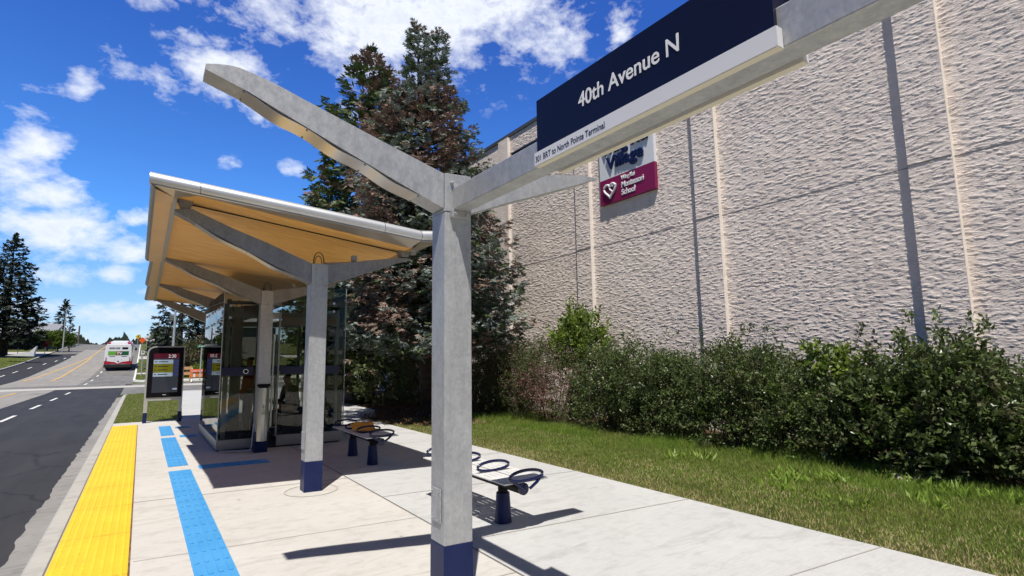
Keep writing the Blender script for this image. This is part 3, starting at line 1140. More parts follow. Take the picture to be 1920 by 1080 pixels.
# canopy panels.  u: 0 kerb edge .. 1 walk edge
XL, XR = 0.22, 2.96
bays = [(6.80, 7.12, (3.545, 3.50), (3.10, 3.09)), (7.12, 10.86, (3.50, 3.36), (3.09, 3.09)), (10.86, 14.36, (3.47, 3.34), (3.09, 3.08)), (14.36, 17.80, (3.47, 3.34), (3.09, 3.08))]
for bi, (y0, y1, (zl0, zl1), (zr0, zr1)) in enumerate(bays):
    mb = MB(S)
    FL, FR, BL, BR = (XL, y0, zl0), (XR, y0, zr0), (XL, y1, zl1), (XR, y1, zr1)
    n = 1
    th = .045 if bi == 0 else .08
    U = lambda p: (p[0], p[1], p[2] + th)
    vs = [FL, FR, BL, BR, U(FL), U(FR), U(BL), U(BR)]
    mb.add(vs, [(0, 2, 1), (1, 2, 3), (4, 5, 6), (5, 7, 6), (0, 1, 5, 4), (1, 3, 7, 5), (3, 2, 6, 7), (2, 0, 4, 6)])
    pan = mb.build('ceiling_panel', 'ceiling_wood', shelter)
    if bi > 0:
        # dark shadow gap strip at the seam
        mb = MB(S)
        mb.prism([(XL, y0 - .012, zl0 - .010), (XR, y0 - .012, zr0 - .010), (XR, y0 + .012, zr0 - .010), (XL, y0 + .012, zl0 - .010)], (0, 0, .008))
        mb.build('seam_trim', 'black_rubber', pan)
    # kerb side eave: beige soffit with half round nose and grey angle
    xo0, xo1 = (-.035, -.055) if bi < 2 else (.03, -.035)
    if bi == 0:
        xo0 = xo1 = -.035
    if bi == 1:
        xo0, xo1 = -.035, -.055
    so = [(XL - .03, 0), (xo0 + .07, .0)]
    mb = MB(S)
    rows = []
    yy0, yy1 = (6.42, y1) if bi == 0 else (y0, y1)
    za, zb = (3.465, zl1 - .02) if bi == 0 else (zl0, zl1)
    for (yy, xo, z) in ((yy0, xo0, za), (yy1, xo1, zb)):
        r = .06
        row = [(XL - .035, yy, z - .015), (xo + .05, yy, z - .015)]
        for a in np.linspace(-math.pi / 2, math.pi / 2, 9)[1:]:
            row.append((xo + .05 - .055 * math.cos(a), yy, z + .045 + .06 * math.sin(a)))
        row.append((XL - .035, yy, z + .125))
        rows.append(row)
    if bi == 0:
        # mitre at the front corner
        q = rows[0]
        rows[0] = [(p[0], 6.42 + (p[0] + .035) * .0 + (.36 * (p[0] + .035) / (XL)), p[2]) if i < 2 else p for i, p in enumerate(q)]
    rows = [r[:-1] + [(XL - .035, r[-1][1], r[-1][2] - .02)] for r in rows]
    mb.strip(rows)
    mb.m[0] = 1
    e0 = rows[-1]
    mb.cur = 1
    mb.add(e0, [tuple(range(len(e0)))])
    mb.build('eave_trim', ['trim_grey', 'soffit_bronze'], pan, smooth=True)
    mb = MB(S)
    ya = 6.80 if bi == 0 else y0
    mb.prism([(XL - .035, ya, zl0 - .03), (XL + .015, ya, zl0 - .03), (XL + .015, ya, zl0 + .02), (XL - .035, ya, zl0 + .02)], (0, 0, 0)) if False else None
    vs = []
    for (yy, z) in ((ya, zl0), (y1 - .004, zl1)):
        vs += [(XL - .035, yy, z - .035), (XL + .012, yy, z - .035), (XL + .012, yy, z + .01), (XL - .035, yy, z + .01)]
    mb.add(vs, [(0, 1, 2, 3), (4, 7, 6, 5), (0, 4, 5, 1), (1, 5, 6, 2), (2, 6, 7, 3), (3, 7, 4, 0)])
    mb.build('edge_angle', 'trim_grey', pan)
    # walk side edge trim
    mb = MB(S)
    vs = []
    for (yy, z) in ((ya, zr0), (y1 - .004, zr1)):
        vs += [(XR - .01, yy, z - .03), (XR + .26, yy, z + .06), (XR + .30, yy, z + .16), (XR - .01, yy, z + .13)]
    mb.add(vs, [(0, 1, 2, 3), (4, 7, 6, 5), (0, 4, 5, 1), (1, 5, 6, 2), (2, 6, 7, 3), (3, 7, 4, 0)])
    mb.build('edge_trim', 'soffit_metal', pan)

# front eave: half round aluminium nose, flat soffit behind it
def front_eave(xa, za, xb, zb, last=False, y0=6.40):
    rows_n, rows_s = [], []
    for (x, z) in ((xa, za), (xb, zb)):
        row = []
        for a in np.linspace(-math.pi * .42, math.pi / 2, 12):
            row.append((x, y0 + .07 - .075 * math.cos(a), z + .075 * math.sin(a)))
        row.append((x, y0 + .52, z + .074))
        rows_n.append(row)
        rows_s.append((x, z))
    mb = MB(S)
    mb.strip(rows_n)
    o = mb.build('eave_nose', 'aluminium_nose', shelter, smooth=True)
    return o


nose = [(-.05, 3.545), (.42, 3.49), (2.44, 3.255), (2.92, 3.195), (3.23, 3.22)]
for (a, b) in zip(nose[:-1], nose[1:]):
    front_eave(a[0] + .003, a[1], b[0] - .003, b[1])
mb = MB(S)
zs = lambda x, o: float(np.interp(x, [p[0] for p in nose], [p[1] for p in nose])) + o
rows = []
for x in (-.03, XL - .03, .42, 1.2, 2.44, 2.92):
    # front edge under the nose, back edge at the wood
    zback = float(np.interp(x, [XL, XR], [3.545, 3.10])) - .012
    if x < XL:
        rows.append([(x, 6.42, zs(x, -.070)), (x, 6.44 + max(0, (x + .03)) * 1.6, zs(x, -.068))])
    else:
        rows.append([(x, 6.42, zs(x, -.070)), (x, 6.80, zback)])
mb.strip(rows)
for bnd in (0, ):
    mb.add([(2.92, 6.42, zs(2.92, -.070)), (3.23, 6.42, zs(3.23, -.07)), (3.23, 6.9, 3.17), (XR, 6.80, 3.08)], [(0, 1, 2, 3)])
ob = mb.build('front_soffit', 'soffit_metal', shelter)
sm = ob.modifiers.new('solid', 'SOLIDIFY')
sm.thickness = .008
sm.offset = 1
# closing the rear of the canopy and its top sheet
mb = MB(S)
rows = []
for y, zl, zr_ in ((6.85, 3.575, 3.22), (10.86, 3.56, 3.23), (14.36, 3.55, 3.23), (17.8, 3.54, 3.20)):
    rows.append([(0.06, y, zl), (XR, y, zr_), (XR + .22, y, zr_ + .02)])
mb.strip(rows)
o = mb.build('roof_sheet', 'roof_top', shelter)
sm = o.modifiers.new('solid', 'SOLIDIFY')
sm.thickness = .02
# corner bracket at the walk side
mb = MB(S)
mb.box((3.02, 7.0, 3.05), (3.10, 7.06, 3.13))
mb.tube([(2.95, 7.1, 3.075), (3.12, 7.1, 3.085), (3.14, 7.1, 3.15)], .018, 8)
mb.build('drain_bracket', 'trim_grey', shelter)

# ------------------------------------------------------------------ sign gantry (near post)
gantry = empty('sign_gantry', (1.82, 3.4, 0), 'nearest grey steel Y-shaped post carrying the overhead beam of the street-name board', 'sign post')
p1 = post_parts(gantry, POST_Y[1], 2.655, 2.93)
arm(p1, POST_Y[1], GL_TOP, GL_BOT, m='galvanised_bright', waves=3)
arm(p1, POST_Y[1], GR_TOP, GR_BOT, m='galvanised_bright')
mb = MB()
mb.box((1.775, .04, 2.655), (1.895, 3.30, 2.815))
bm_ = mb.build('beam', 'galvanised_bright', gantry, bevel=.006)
mb = MB()
mb.box((1.765, 3.285, 2.60), (1.905, 3.325, 2.66))
for x in (1.79, 1.88):
    mb.tube([(x, 3.262, 2.625), (x, 3.285, 2.625)], .014, 10)
mb.build('beam_bracket', 'galvanised_bright', gantry, bevel=.003)
# second post of the gantry, beside the photographer: carries the other end of the beam
p0 = post_parts(gantry, -.18, 2.655, 2.93)
arm(p0, -.18, GL_TOP, GL_BOT, m='galvanised_bright', waves=3)
arm(p0, -.18, GR_TOP, GR_BOT, m='galvanised_bright')
sgn = empty('stop_sign_board', (1.83, 1.6, 2.65), 'dark blue and white overhead stop sign reading 40th Avenue N', 'sign')
mb = MB()
SY0, SY1 = .885, 2.265
mb.box((1.752, SY0 + .012, 2.725), (1.772, SY1, 3.035))
mb.box((1.898, SY0 + .012, 2.725), (1.918, SY1, 3.035))
mb.box((1.772, SY0 + .03, 2.82), (1.898, SY1 - .01, 3.03))
pn = mb.build('name_panel', 'navy_sign', sgn)
mb = MB()
mb.box((1.735, SY0 - .003, 2.650), (1.7725, SY1 + .006, 2.7245))
wb = mb.build('route_panel', 'white_sign', sgn)
mb = MB()
mb.box((1.908, SY0 - .003, 2.650), (1.945, SY1 + .006, 2.7245))
wb2 = mb.build('route_panel', 'white_sign', sgn)
mb = MB()
mb.box((1.7365, SY0 - .002, 2.647), (1.772, SY1 + .005, 2.6495))
mb.box((1.9085, SY0 - .002, 2.647), (1.944, SY1 + .005, 2.6495))
split_build(mb, 'panel_underside', 'cream_edge', sgn)
text_mesh('stop_name', '40th Avenue N', .112, 'white_letter', pn, face_matrix((1.7505, 1.915, 2.848), (0, -1, 0), (0, 0, 1)), sx=.90, extrude=.0008, offset=.0012)
text_mesh('route_lettering', '301 BRT to North Pointe Terminal', .0475, 'navy_letter', wb, face_matrix((1.7345, 2.262, 2.668), (0, -1, 0), (0, 0, 1)), sx=.80, extrude=.0006, offset=.0003)

# ------------------------------------------------------------------ glass enclosure
enc = empty('glass_enclosure', (2.2, 12.6, 0), 'glass waiting room with a steel plinth under the shelter canopy', 'shelter room')
EX0, EX1, EY0, EY1 = 1.19, 3.32, 10.98, 14.35
mb = MB(S)
mb.box((EX0 - .01, EY0 - .01, .03), (1.74, EY0 + .06, .20))
mb.box((EX0 - .01, EY0 + .06, .03), (EX0 + .06, EY1, .20))
mb.box((2.16, EY0 - .01, .03), (EX1, EY0 + .06, .22))
mb.box((EX1 - .06, EY0 + .06, .03), (EX1, EY1, .20))
mb.box((EX0 + .06, EY1 - .06, .03), (EX1 - .06, EY1, .20))
mb.box((1.74, EY0 + .02, .06), (1.80, EY0 + .07, .20))
mb.build('plinth', 'plinth_steel', enc, bevel=.004)
mb = MB(S)
mb.box((EX0 + .02, EY0 + .03, .0), (EX1 - .02, EY1 - .02, .028))
mb.build('plinth_recess', 'black_rubber', enc)


def pane(x0, y0, x1, y1, z0, z1):
    mb = MB(S)
    mb.box((x0, y0, z0), (x1, y1, z1))
    return mb.build('glass_pane', 'shelter_glass', enc)


pane(EX0 + .01, EY0 + .0, 1.78, EY0 + .012, .2, 2.90)
pane(1.81, EY0 + .05, 2.14, EY0 + .062, .16, 2.36)
pane(2.17, EY0, 2.66, EY0 + .012, .2, 2.90)
pane(2.70, EY0, EX1 + .03, EY0 + .012, .2, 3.02)
for i in range(3):
    a = EY0 + .014 + i * 1.12
    pane(EX0 + .0, a + .01, EX0 + .012, a + 1.11, .2, 2.90)
    pane(EX1 + .0, a + .01, EX1 + .012, a + 1.11, .2, 2.90)
pane(EX0 + .05, EY1 - .012, EX1 - .05, EY1, .2, 2.90)
# frames
mb = MB(S)
mb.box((EX0 + .06, EY0 + .05, .2), (EX0 + .13, EY0 + .12, 2.75))
mb.box((EX1 - .13, EY0 + .05, .2), (EX1 - .07, EY0 + .11, 2.6))
mb.box((EX0 + .06, EY1 - .14, .2), (EX0 + .13, EY1 - .07, 2.75))
mb.box((EX1 - .13, EY1 - .14, .2), (EX1 - .07, EY1 - .07, 2.6))
mb.box((EX0 + .07, 12.6, .2), (EX0 + .12, 12.66, 2.75))
mb.box((1.76, EY0 + .04, .2), (1.80, EY0 + .09, 2.46))
mb.box((2.14, EY0 + .04, .2), (2.17, EY0 + .09, 2.46))
mb.box((2.66, EY0 + .02, .2), (2.70, EY0 + .07, 2.46))
mb.box((EX0 + .13, EY0 + .055, 2.40), (EX1 - .13, EY0 + .115, 2.52))
mb.box((EX0 + .13, EY0 + .055, 2.66), (EX1 - .13, EY0 + .115, 2.72))
mb.box((EX0 + .13, EY1 - .13, 2.42), (EX1 - .13, EY1 - .08, 2.54))
mb.box((EX0 + .07, EY0 + .12, 2.45), (EX0 + .12, EY1 - .14, 2.55))
mb.box((EX1 - .12, EY0 + .12, 2.45), (EX1 - .07, EY1 - .14, 2.55))
mb.build('steel_frame', 'trim_grey', enc, bevel=.003)
mb = MB(S)
mb.box((2.19, EY0 + .02, 2.27), (EX1 - .10, EY0 + .05, 2.43))
mb.build('header_panel', 'pale_panel', enc)
mb = MB(S)
for (x, z) in ((1.30, 2.62), (1.30, 2.40), (2.02, 2.60), (2.02, 2.44), (3.12, 2.72), (3.12, 2.56)):
    mb.tube([(x, EY0 - .02, z), (x, EY0 + .02, z)], .026, 12)
for y in (11.35, 11.8, 12.45, 12.9, 13.6, 14.05):
    for z in (2.36, 2.62):
        mb.tube([(EX0 - .018, y, z), (EX0 + .02, y, z)], .028, 12)
split_build(mb, 'glass_clamp', 'stainless', enc, smooth=True)
mb = MB(S)
mb.box((EX0 + .02, EY0 - .004, 1.34), (1.73, EY0 - .001, 1.49))
mb.box((2.18, EY0 - .004, 1.34), (2.65, EY0 - .001, 1.49))
mb.box((2.72, EY0 - .004, 1.34), (EX1 - .06, EY0 - .001, 1.49))
mb.box((1.82, EY0 + .045, 1.34), (2.13, EY0 + .048, 1.49))
mb.box((EX0 + .2, EY1 - .02, 1.34), (EX1 - .1, EY1 - .016, 1.49))
split_build(mb, 'safety_band', 'navy_gloss', enc)
mb = MB(S)
mb.tube([(2.04, EY0 - .05, .40), (2.04, EY0 - .05, 2.1)], .018, 10)
mb.tube([(2.12, EY0 + .10, .40), (2.12, EY0 + .10, 2.1)], .018, 10)
for z in (.55, 1.95):
    mb.tube([(2.04, EY0 - .05, z), (2.04, EY0 + .05, z)], .010, 8)
mb.build('door_handle', 'stainless', enc, smooth=True)
mb = MB(S)
mb.tube([(1.60, EY0 - .007, 1.41), (1.60, EY0 - .005, 1.41)], .045, 20)
mb.build('round_sticker', 'white_letter', enc)
mb = MB(S)
mb.tube([(1.60, EY0 - .0085, 1.41), (1.60, EY0 - .0072, 1.41)], .033, 20)
mb.build('sticker_centre', 'black_steel', enc)
# upper right glass edge post
mb = MB(S)
mb.box((EX1 + .033, EY0 - .002, .2), (EX1 + .042, EY0 + .016, 3.02))
mb.box((EX0 - .004, EY0 - .004, .2), (EX0 + .008, EY0 + .010, 2.90))
split_build(mb, 'glass_edge', 'pole_steel', enc)

seat = empty('indoor_bench', (2.7, 12.7, 0), 'plain grey bench inside the glass waiting room', 'bench')
mb = MB(S)
mb.box((2.40, 12.5, .38), (3.14, 12.95, .44))
mb.build('seat', 'grey_bench', seat, bevel=.01)
mb = MB(S)
mb.box((2.5, 12.6, .0), (2.58, 12.85, .38))
mb.build('leg', 'grey_bench', seat)
mb = MB(S)
mb.box((2.98, 12.6, .0), (3.06, 12.85, .38))
mb.build('leg', 'grey_bench', seat)


# ------------------------------------------------------------------ people
def skin_mesh(name, pts, edges, radii, m, parent=None, root=0, sub=2):
    me = bpy.data.meshes.new(name)
    me.from_pydata([tuple(p) for p in pts], edges, [])
    o = bpy.data.objects.new(name, me)
    COL.objects.link(o)
    o.modifiers.new('skin', 'SKIN')
    sv = me.skin_vertices[0].data if me.skin_vertices else None
    if sv is None:
        bpy.context.view_layer.objects.active = o
        bmx = bmesh.new()
        bmx.from_mesh(me)
        bmx.verts.layers.skin.verify()
        bmx.to_mesh(me)
        bmx.free()
        sv = me.skin_vertices[0].data
    for i, r in enumerate(radii):
        rr = r if isinstance(r, tuple) else (r, r)
        sv[i].radius = rr
        sv[i].use_root = (i == root)
    ss = o.modifiers.new('sub', 'SUBSURF')
    ss.levels = ss.render_levels = sub
    dg = bpy.context.evaluated_depsgraph_get()
    dg.update()
    me2 = bpy.data.meshes.new_from_object(o.evaluated_get(dg))
    me2.name = name
    bpy.data.objects.remove(o)
    me2.materials.clear()
    me2.materials.append(MAT[m])
    me2.polygons.foreach_set('use_smooth', [True] * len(me2.polygons))
    o = bpy.data.objects.new(name, me2)
    COL.objects.link(o)
    if parent is not None:
        o.parent = parent
        if parent.type == 'EMPTY':
            o.matrix_parent_inverse = parent.matrix_world.inverted()
    return o


def person(root, joints, shirt, trousers, rz, loc):
    """joints: dict of local positions; one continuous body, clothing as children"""
    Mx = Matrix.Translation(loc) @ Matrix.Rotation(rz, 4, 'Z')
    J = {k: Mx @ Vector(v) for k, v in joints.items()}
    names = ['pelvis', 'chest', 'neck', 'head', 'crown', 'shL', 'elL', 'wrL', 'haL', 'shR', 'elR', 'wrR', 'haR', 'hipL', 'knL', 'anL', 'toL', 'hipR', 'knR', 'anR', 'toR']
    rad = dict(pelvis=(.14, .11), chest=(.15, .11), neck=.05, head=(.075, .09), crown=(.07, .08), shL=.055, elL=.042, wrL=.028, haL=(.04, .02), shR=.055, elR=.042, wrR=.028, haR=(.04, .02),
               hipL=.085, knL=.058, anL=.038, toL=(.04, .03), hipR=.085, knR=.058, anR=.038, toR=(.04, .03))
    idx = {n: i for i, n in enumerate(names)}
    E = [('pelvis', 'chest'), ('chest', 'neck'), ('neck', 'head'), ('head', 'crown'), ('chest', 'shL'), ('shL', 'elL'), ('elL', 'wrL'), ('wrL', 'haL'), ('chest', 'shR'), ('shR', 'elR'), ('elR', 'wrR'), ('wrR', 'haR'),
         ('pelvis', 'hipL'), ('hipL', 'knL'), ('knL', 'anL'), ('anL', 'toL'), ('pelvis', 'hipR'), ('hipR', 'knR'), ('knR', 'anR'), ('anR', 'toR')]
    skin_mesh('body', [J[n] for n in names], [(idx[a], idx[b]) for a, b in E], [rad[n] for n in names], 'skin', root)
    tn = ['pelvis', 'chest', 'shL', 'elL', 'wrL', 'shR', 'elR', 'wrR', 'neckb']
    J['neckb'] = J['chest'].lerp(J['neck'], .75)
    tr = [(.165, .135), (.175, .135), .075, .06, .042, .075, .06, .042, .07]
    ti = {n: i for i, n in enumerate(tn)}
    TE = [('pelvis', 'chest'), ('chest', 'neckb'), ('chest', 'shL'), ('shL', 'elL'), ('elL', 'wrL'), ('chest', 'shR'), ('shR', 'elR'), ('elR', 'wrR')]
    skin_mesh('jacket', [J[n] for n in tn], [(ti[a], ti[b]) for a, b in TE], tr, shirt, root)
    pn_ = ['pelvis', 'hipL', 'knL', 'anL', 'hipR', 'knR', 'anR']
    pr = [(.15, .12), .10, .075, .055, .10, .075, .055]
    pi = {n: i for i, n in enumerate(pn_)}
    PE = [('pelvis', 'hipL'), ('hipL', 'knL'), ('knL', 'anL'), ('pelvis', 'hipR'), ('hipR', 'knR'), ('knR', 'anR')]
    skin_mesh('trousers', [J[n] for n in pn_], [(pi[a], pi[b]) for a, b in PE], pr, trousers, root)
    hd = J['head']
    cr = J['crown']
    skin_mesh('hair', [hd.lerp(cr, .25) + (Mx.to_3x3() @ Vector((0, .03, 0))), cr + (Mx.to_3x3() @ Vector((0, .015, .015)))], [(0, 1)], [(.088, .095), (.075, .085)], 'hair', root)
    for s in (-1, 1):
        o_ = Mx.to_3x3() @ Vector((s * .0, 0, 0))
        e = MB()
        for (dx, dy, dz, r) in ((s * .03, -.083, .03, .010),):
            c = hd + Mx.to_3x3() @ Vector((dx, dy, dz))
            e.tube([c + Mx.to_3x3() @ Vector((0, .006, 0)), c], r, 8)
        e.build('eye', 'black_steel', root)
    # thumbs and fingers
    for side in ('L', 'R'):
        h, w = J['ha' + side], J['wr' + side]
        d = (h - w).normalized()
        sx = d.cross(Vector((0, 0, 1)))
        if sx.length < .1:
            sx = Mx.to_3x3() @ Vector((1, 0, 0))
        sx.normalize()
        for i, (o_, L) in enumerate(((-.027, .055), (-.009, .068), (.009, .064), (.026, .050))):
            b = h + sx * o_
            skin_mesh('finger', [b - d * .01, b + d * L * .5, b + d * L + Vector((0, 0, -.012))], [(0, 1), (1, 2)], [.0095, .009, .0075], 'skin', root, sub=1)
        b = w.lerp(h, .4) + sx * .035
        skin_mesh('thumb', [b - sx * .01, b + sx * .015 + d * .03, b + sx * .018 + d * .055], [(0, 1), (1, 2)], [.011, .010, .008], 'skin', root, sub=1)


pr1 = empty('person', (2.78, 12.6, 0), 'seated person in a dark jacket inside the glass waiting room', 'person')
sit = dict(pelvis=(0, .0, .55), chest=(0, -.12, .93), neck=(0, -.17, 1.10), head=(0, -.22, 1.20), crown=(0, -.22, 1.30),
           shL=(.18, -.14, 1.00), elL=(.24, -.18, .73), wrL=(.14, -.40, .70), haL=(.08, -.46, .70), shR=(-.18, -.14, 1.00), elR=(-.24, -.18, .73), wrR=(-.14, -.40, .70), haR=(-.08, -.46, .70),
           hipL=(.10, -.02, .50), knL=(.14, -.45, .50), anL=(.14, -.43, .10), toL=(.14, -.58, .04), hipR=(-.10, -.02, .50), knR=(-.14, -.45, .50), anR=(-.14, -.43, .10), toR=(-.14, -.58, .04))
person(pr1, sit, 'dark_cloth', 'dark_cloth', R_(-70), (2.85, 12.62, 0))
pr2 = empty('person', (2.03, 13.0, 0), 'standing person in a red jacket half hidden behind the second canopy post', 'person')
std = dict(pelvis=(0, 0, .95), chest=(0, 0, 1.28), neck=(0, 0, 1.47), head=(0, -.01, 1.57), crown=(0, -.01, 1.68),
           shL=(.19, 0, 1.40), elL=(.25, .02, 1.12), wrL=(.22, -.12, .93), haL=(.21, -.18, .88), shR=(-.19, 0, 1.40), elR=(-.26, .02, 1.12), wrR=(-.24, -.05, .88), haR=(-.24, -.08, .80),
           hipL=(.09, 0, .90), knL=(.11, -.02, .50), anL=(.11, .02, .09), toL=(.12, -.14, .04), hipR=(-.09, 0, .90), knR=(-.11, -.02, .50), anR=(-.11, .02, .09), toR=(-.12, -.14, .04))
person(pr2, std, 'red_cloth', 'jeans', R_(-110), (1.93, 12.75, 0))

mb = MB()
mb.box((2.50, 12.38, .445), (2.78, 12.52, .72))
mb.tube([(2.56, 12.45, .72), (2.58, 12.45, .80), (2.68, 12.45, .80), (2.71, 12.45, .72)], .008, 6)
tag(mb.build('bag', 'amber_cloth', bevel=.02), 'orange bag on the seat beside the seated person behind glass', 'bag')


# ------------------------------------------------------------------ outdoor benches
def bench(y0, label):
    """y0: near end of the bench; runs away from the camera"""
    b = empty('perch_bench', (3.02, y0, 0), label, 'bench', 'perch benches on the platform')
    xc = 3.02
    F = lambda p: (xc + p[0], y0 + p[1], p[2])
    mb = MB(F)
    mb.tube([(0, .12, .375), (0, 1.72, .375)], .052, 18)
    mb.build('beam', 'black_steel', b, smooth=True)
    mb = MB(F)
    mb.tube([(0, .10, .375), (0, .12, .375)], .056, 18)
    mb.build('end_cap', 'navy_gloss', b, smooth=True)
    for yy in (.46, 1.40):
        mb = MB(F)
        mb.tube([(0, yy, 0), (0, yy, .015), (0, yy, .28)], [.086, .083, .066], 20)
        lg = mb.build('leg', 'navy_paint', b, smooth=True)
        mb = MB(F)
        mb.tube([(0, yy, .28), (0, yy, .36)], .050, 16)
        mb.build('leg_stub', 'black_steel', lg, smooth=True)
    # seat modules
    for k in range(3):
        ya = .05 + k * .575
        mb = MB(F)
        for sgn_ in (-1, 1):
            xs = np.linspace(.012, .250, 5)
            for i in range(4):
                a, c = xs[i], xs[i + 1] - (.009 if i < 3 else 0)
                x0, x1 = sorted((sgn_ * a, sgn_ * c))
                mb.box((x0, ya, .448), (x1, ya + .56, .458))
            x0, x1 = sorted((sgn_ * .012, sgn_ * .250))
            for (p, q) in ((0.001, .09), (.235, .32), (.465, .559)):
                mb.box((x0 + .001, ya + p, .4465), (x1 - .001, ya + q, .4572))
        mb.build('seat', 'seat_metal', b)
        mb = MB(F)
        mb.box((-.2, ya + .20, .425), (.2, ya + .28, .446))
        mb.build('seat_bracket', 'black_steel', b)
    # arm loops: a flat oval just above the seat on a V shaped stem
    for k, yy in enumerate((.03, .60, 1.17, 1.745)):
        n = 30
        pts = []
        for i in range(n + 1):
            t = 2 * math.pi * i / n
            ct, st = math.cos(t), math.sin(t)
            pts.append((.188 * st - .02, yy, .508 + (.052 * ct if ct > 0 else .040 * ct)))
        mb = MB(F)
        mb.tube(pts, .0145, 10, caps=False)
        lp = mb.build('arm_loop', 'navy_gloss', b, smooth=True)
        if k in (0, 3):
            for sg in (-1, 1):
                mb = MB(F)
                mb.tube([(sg * .180 - .02, yy, .495), (sg * .11 - .01, yy, .44), (sg * .03, yy + .02, .385)], .015, 8)
                mb.build('loop_stem', 'navy_gloss', lp, smooth=True)
    return b


bench(4.12, 'blue bench with four arm loops standing in the sun beside the near post')
bench(7.75, 'blue bench with arm loops standing in the canopy shade')
mb = MB()
rows = []
for i in range(8):
    t = i / 7
    rows.append([(2.84 + .36 * u, 8.45 + .30 * t + .02 * math.sin(6 * u), .475 + .012 * math.sin(9 * u + 5 * t) + (.10 * max(0, t - .6) / .4)) for u in np.linspace(0, 1, 8)])
mb.strip(rows)
o = mb.build('cloth_bag', ['amber_cloth'], smooth=True)
sm = o.modifiers.new('solid', 'SOLIDIFY')
sm.thickness = .018
tag(o, 'crumpled amber cloth bag lying on the seat of the shaded bench', 'bag')

# ------------------------------------------------------------------ information kiosk
ki = empty('information_kiosk', (.56, 17.4, 0), 'tall digital departure screen on two legs at the platform end', 'kiosk')
KY = 17.3
mb = MB(S)
# rounded frame with two legs
outer = [(.115, .0), (.115, 1.85)] + [(.115 + .19 - .19 * math.cos(a), 1.85 + .19 * math.sin(a)) for a in np.linspace(.2, math.pi / 2, 6)] + [(.97, 2.04), (1.0, 2.0), (1.0, .0)]
mb.box((.115, KY, .27), (.20, KY + .10, .66))
mb.box((.90, KY, .27), (.985, KY + .10, .66))
mb.prism([(x, KY + .004, z) for x, z in [(.115, .58), (.115, 1.85)] + [(.115 + .19 - .19 * math.cos(a), 1.85 + .19 * math.sin(a)) for a in np.linspace(.2, math.pi / 2, 6)] + [(.985, 2.04), (.985, .58)]], (0, .112, 0))
mb.build('frame', 'pole_steel', ki)
mb = MB(S)
mb.prism([(x, KY - .012, z) for x, z in [(.155, .665), (.155, 1.85)] + [(.155 + .15 - .15 * math.cos(a), 1.85 + .15 * math.sin(a)) for a in np.linspace(.2, math.pi / 2, 6)] + [(.955, 2.0), (.955, .665)]], (0, .014, 0))
mb.build('bezel', 'black_steel', ki)
for x in (.115, .90):
    mb = MB(S)
    mb.box((x - .003, KY - .003, 0), (x + .088, KY + .103, .27))
    mb.build('foot', 'navy_paint', ki)
mb = MB(S)
mb.box((.27, KY - .016, .79), (.855, KY - .0125, 1.84))
scr = mb.build('screen', 'screen_base', ki)
for (x0, x1, z0, z1, m) in ((.27, .855, 1.70, 1.84, 'screen_red'), (.275, .72, 1.56, 1.67, 'screen_white'), (.275, .72, 1.33, 1.555, 'screen_olive'), (.275, .72, 1.22, 1.325, 'screen_white'),
                            (.735, .85, 1.60, 1.66, 'screen_blue'), (.735, .85, 1.51, 1.57, 'screen_blue'), (.735, .85, 1.42, 1.48, 'screen_blue'), (.735, .85, 1.33, 1.39, 'screen_blue'), (.735, .85, 1.24, 1.30, 'screen_blue'), (.74, .84, .86, .90, 'screen_white')):
    mb = MB(S)
    mb.box((x0, KY - .019, z0), (x1, KY - .0163, z1))
    mb.build('screen_field', m, scr)
mb = MB(S)
for (x0, x1, z) in ((.30, .36, 1.605), (.39, .60, 1.605), (.30, .35, 1.48), (.38, .62, 1.48), (.30, .34, 1.385), (.38, .60, 1.385), (.30, .34, 1.265), (.38, .60, 1.265)):
    mb.box((x0, KY - .021, z), (x1, KY - .0193, z + .022))
split_build(mb, 'screen_lines', 'navy_letter', scr)
mb = MB(S)
mb.prism([(.66, KY - .0185, .87), (.74, KY - .0185, .885), (.80, KY - .0185, .93), (.85, KY - .0185, .90), (.85, KY - .0185, .87)], (0, .001, 0))
mb.build('screen_icon', 'screen_blue', scr)
mb = MB(S)
mb.box((.52, KY - .0165, .725), (.60, KY - .0128, .735))
mb.build('maker_mark', 'white_letter', ki)
sx_ = Vector(S((1, 0, 0))) - Vector(S((0, 0, 0)))
o3 = S((.60, KY - .0205, 1.725))
text_mesh('clock_text', '2:30', .125, 'screen_text', scr, face_matrix(o3, sx_, (0, 0, 1)), sx=.85, extrude=.001)

# ------------------------------------------------------------------ stucco building
bl = empty('stucco_building', (10, 8, 0), 'large pale stucco building with vertical ribs behind the hedge', 'building')
WX = 10.12
mb = MB()
mb.box((WX, -30, -.3), (WX + 22, 32, 9.22))
mb.build('wall', 'stucco', bl)
for y0 in (-5.3, -1.35, 2.60, 6.62, 10.62, 14.62, 18.6, 22.6):
    mb = MB()
    mb.box((WX - .12, y0 + .004, -.3), (WX - .001, y0 + .58, 9.18))
    mb.cur = 1
    mb.box((WX - .12, y0, -.3), (WX - .001, y0 + .0035, 9.18))
    mb.build('rib', ['stucco', 'rib_stucco'], bl)
# trowelled plaster face: overlapping horizontal laps with real relief
nz_ = mnoise.noise


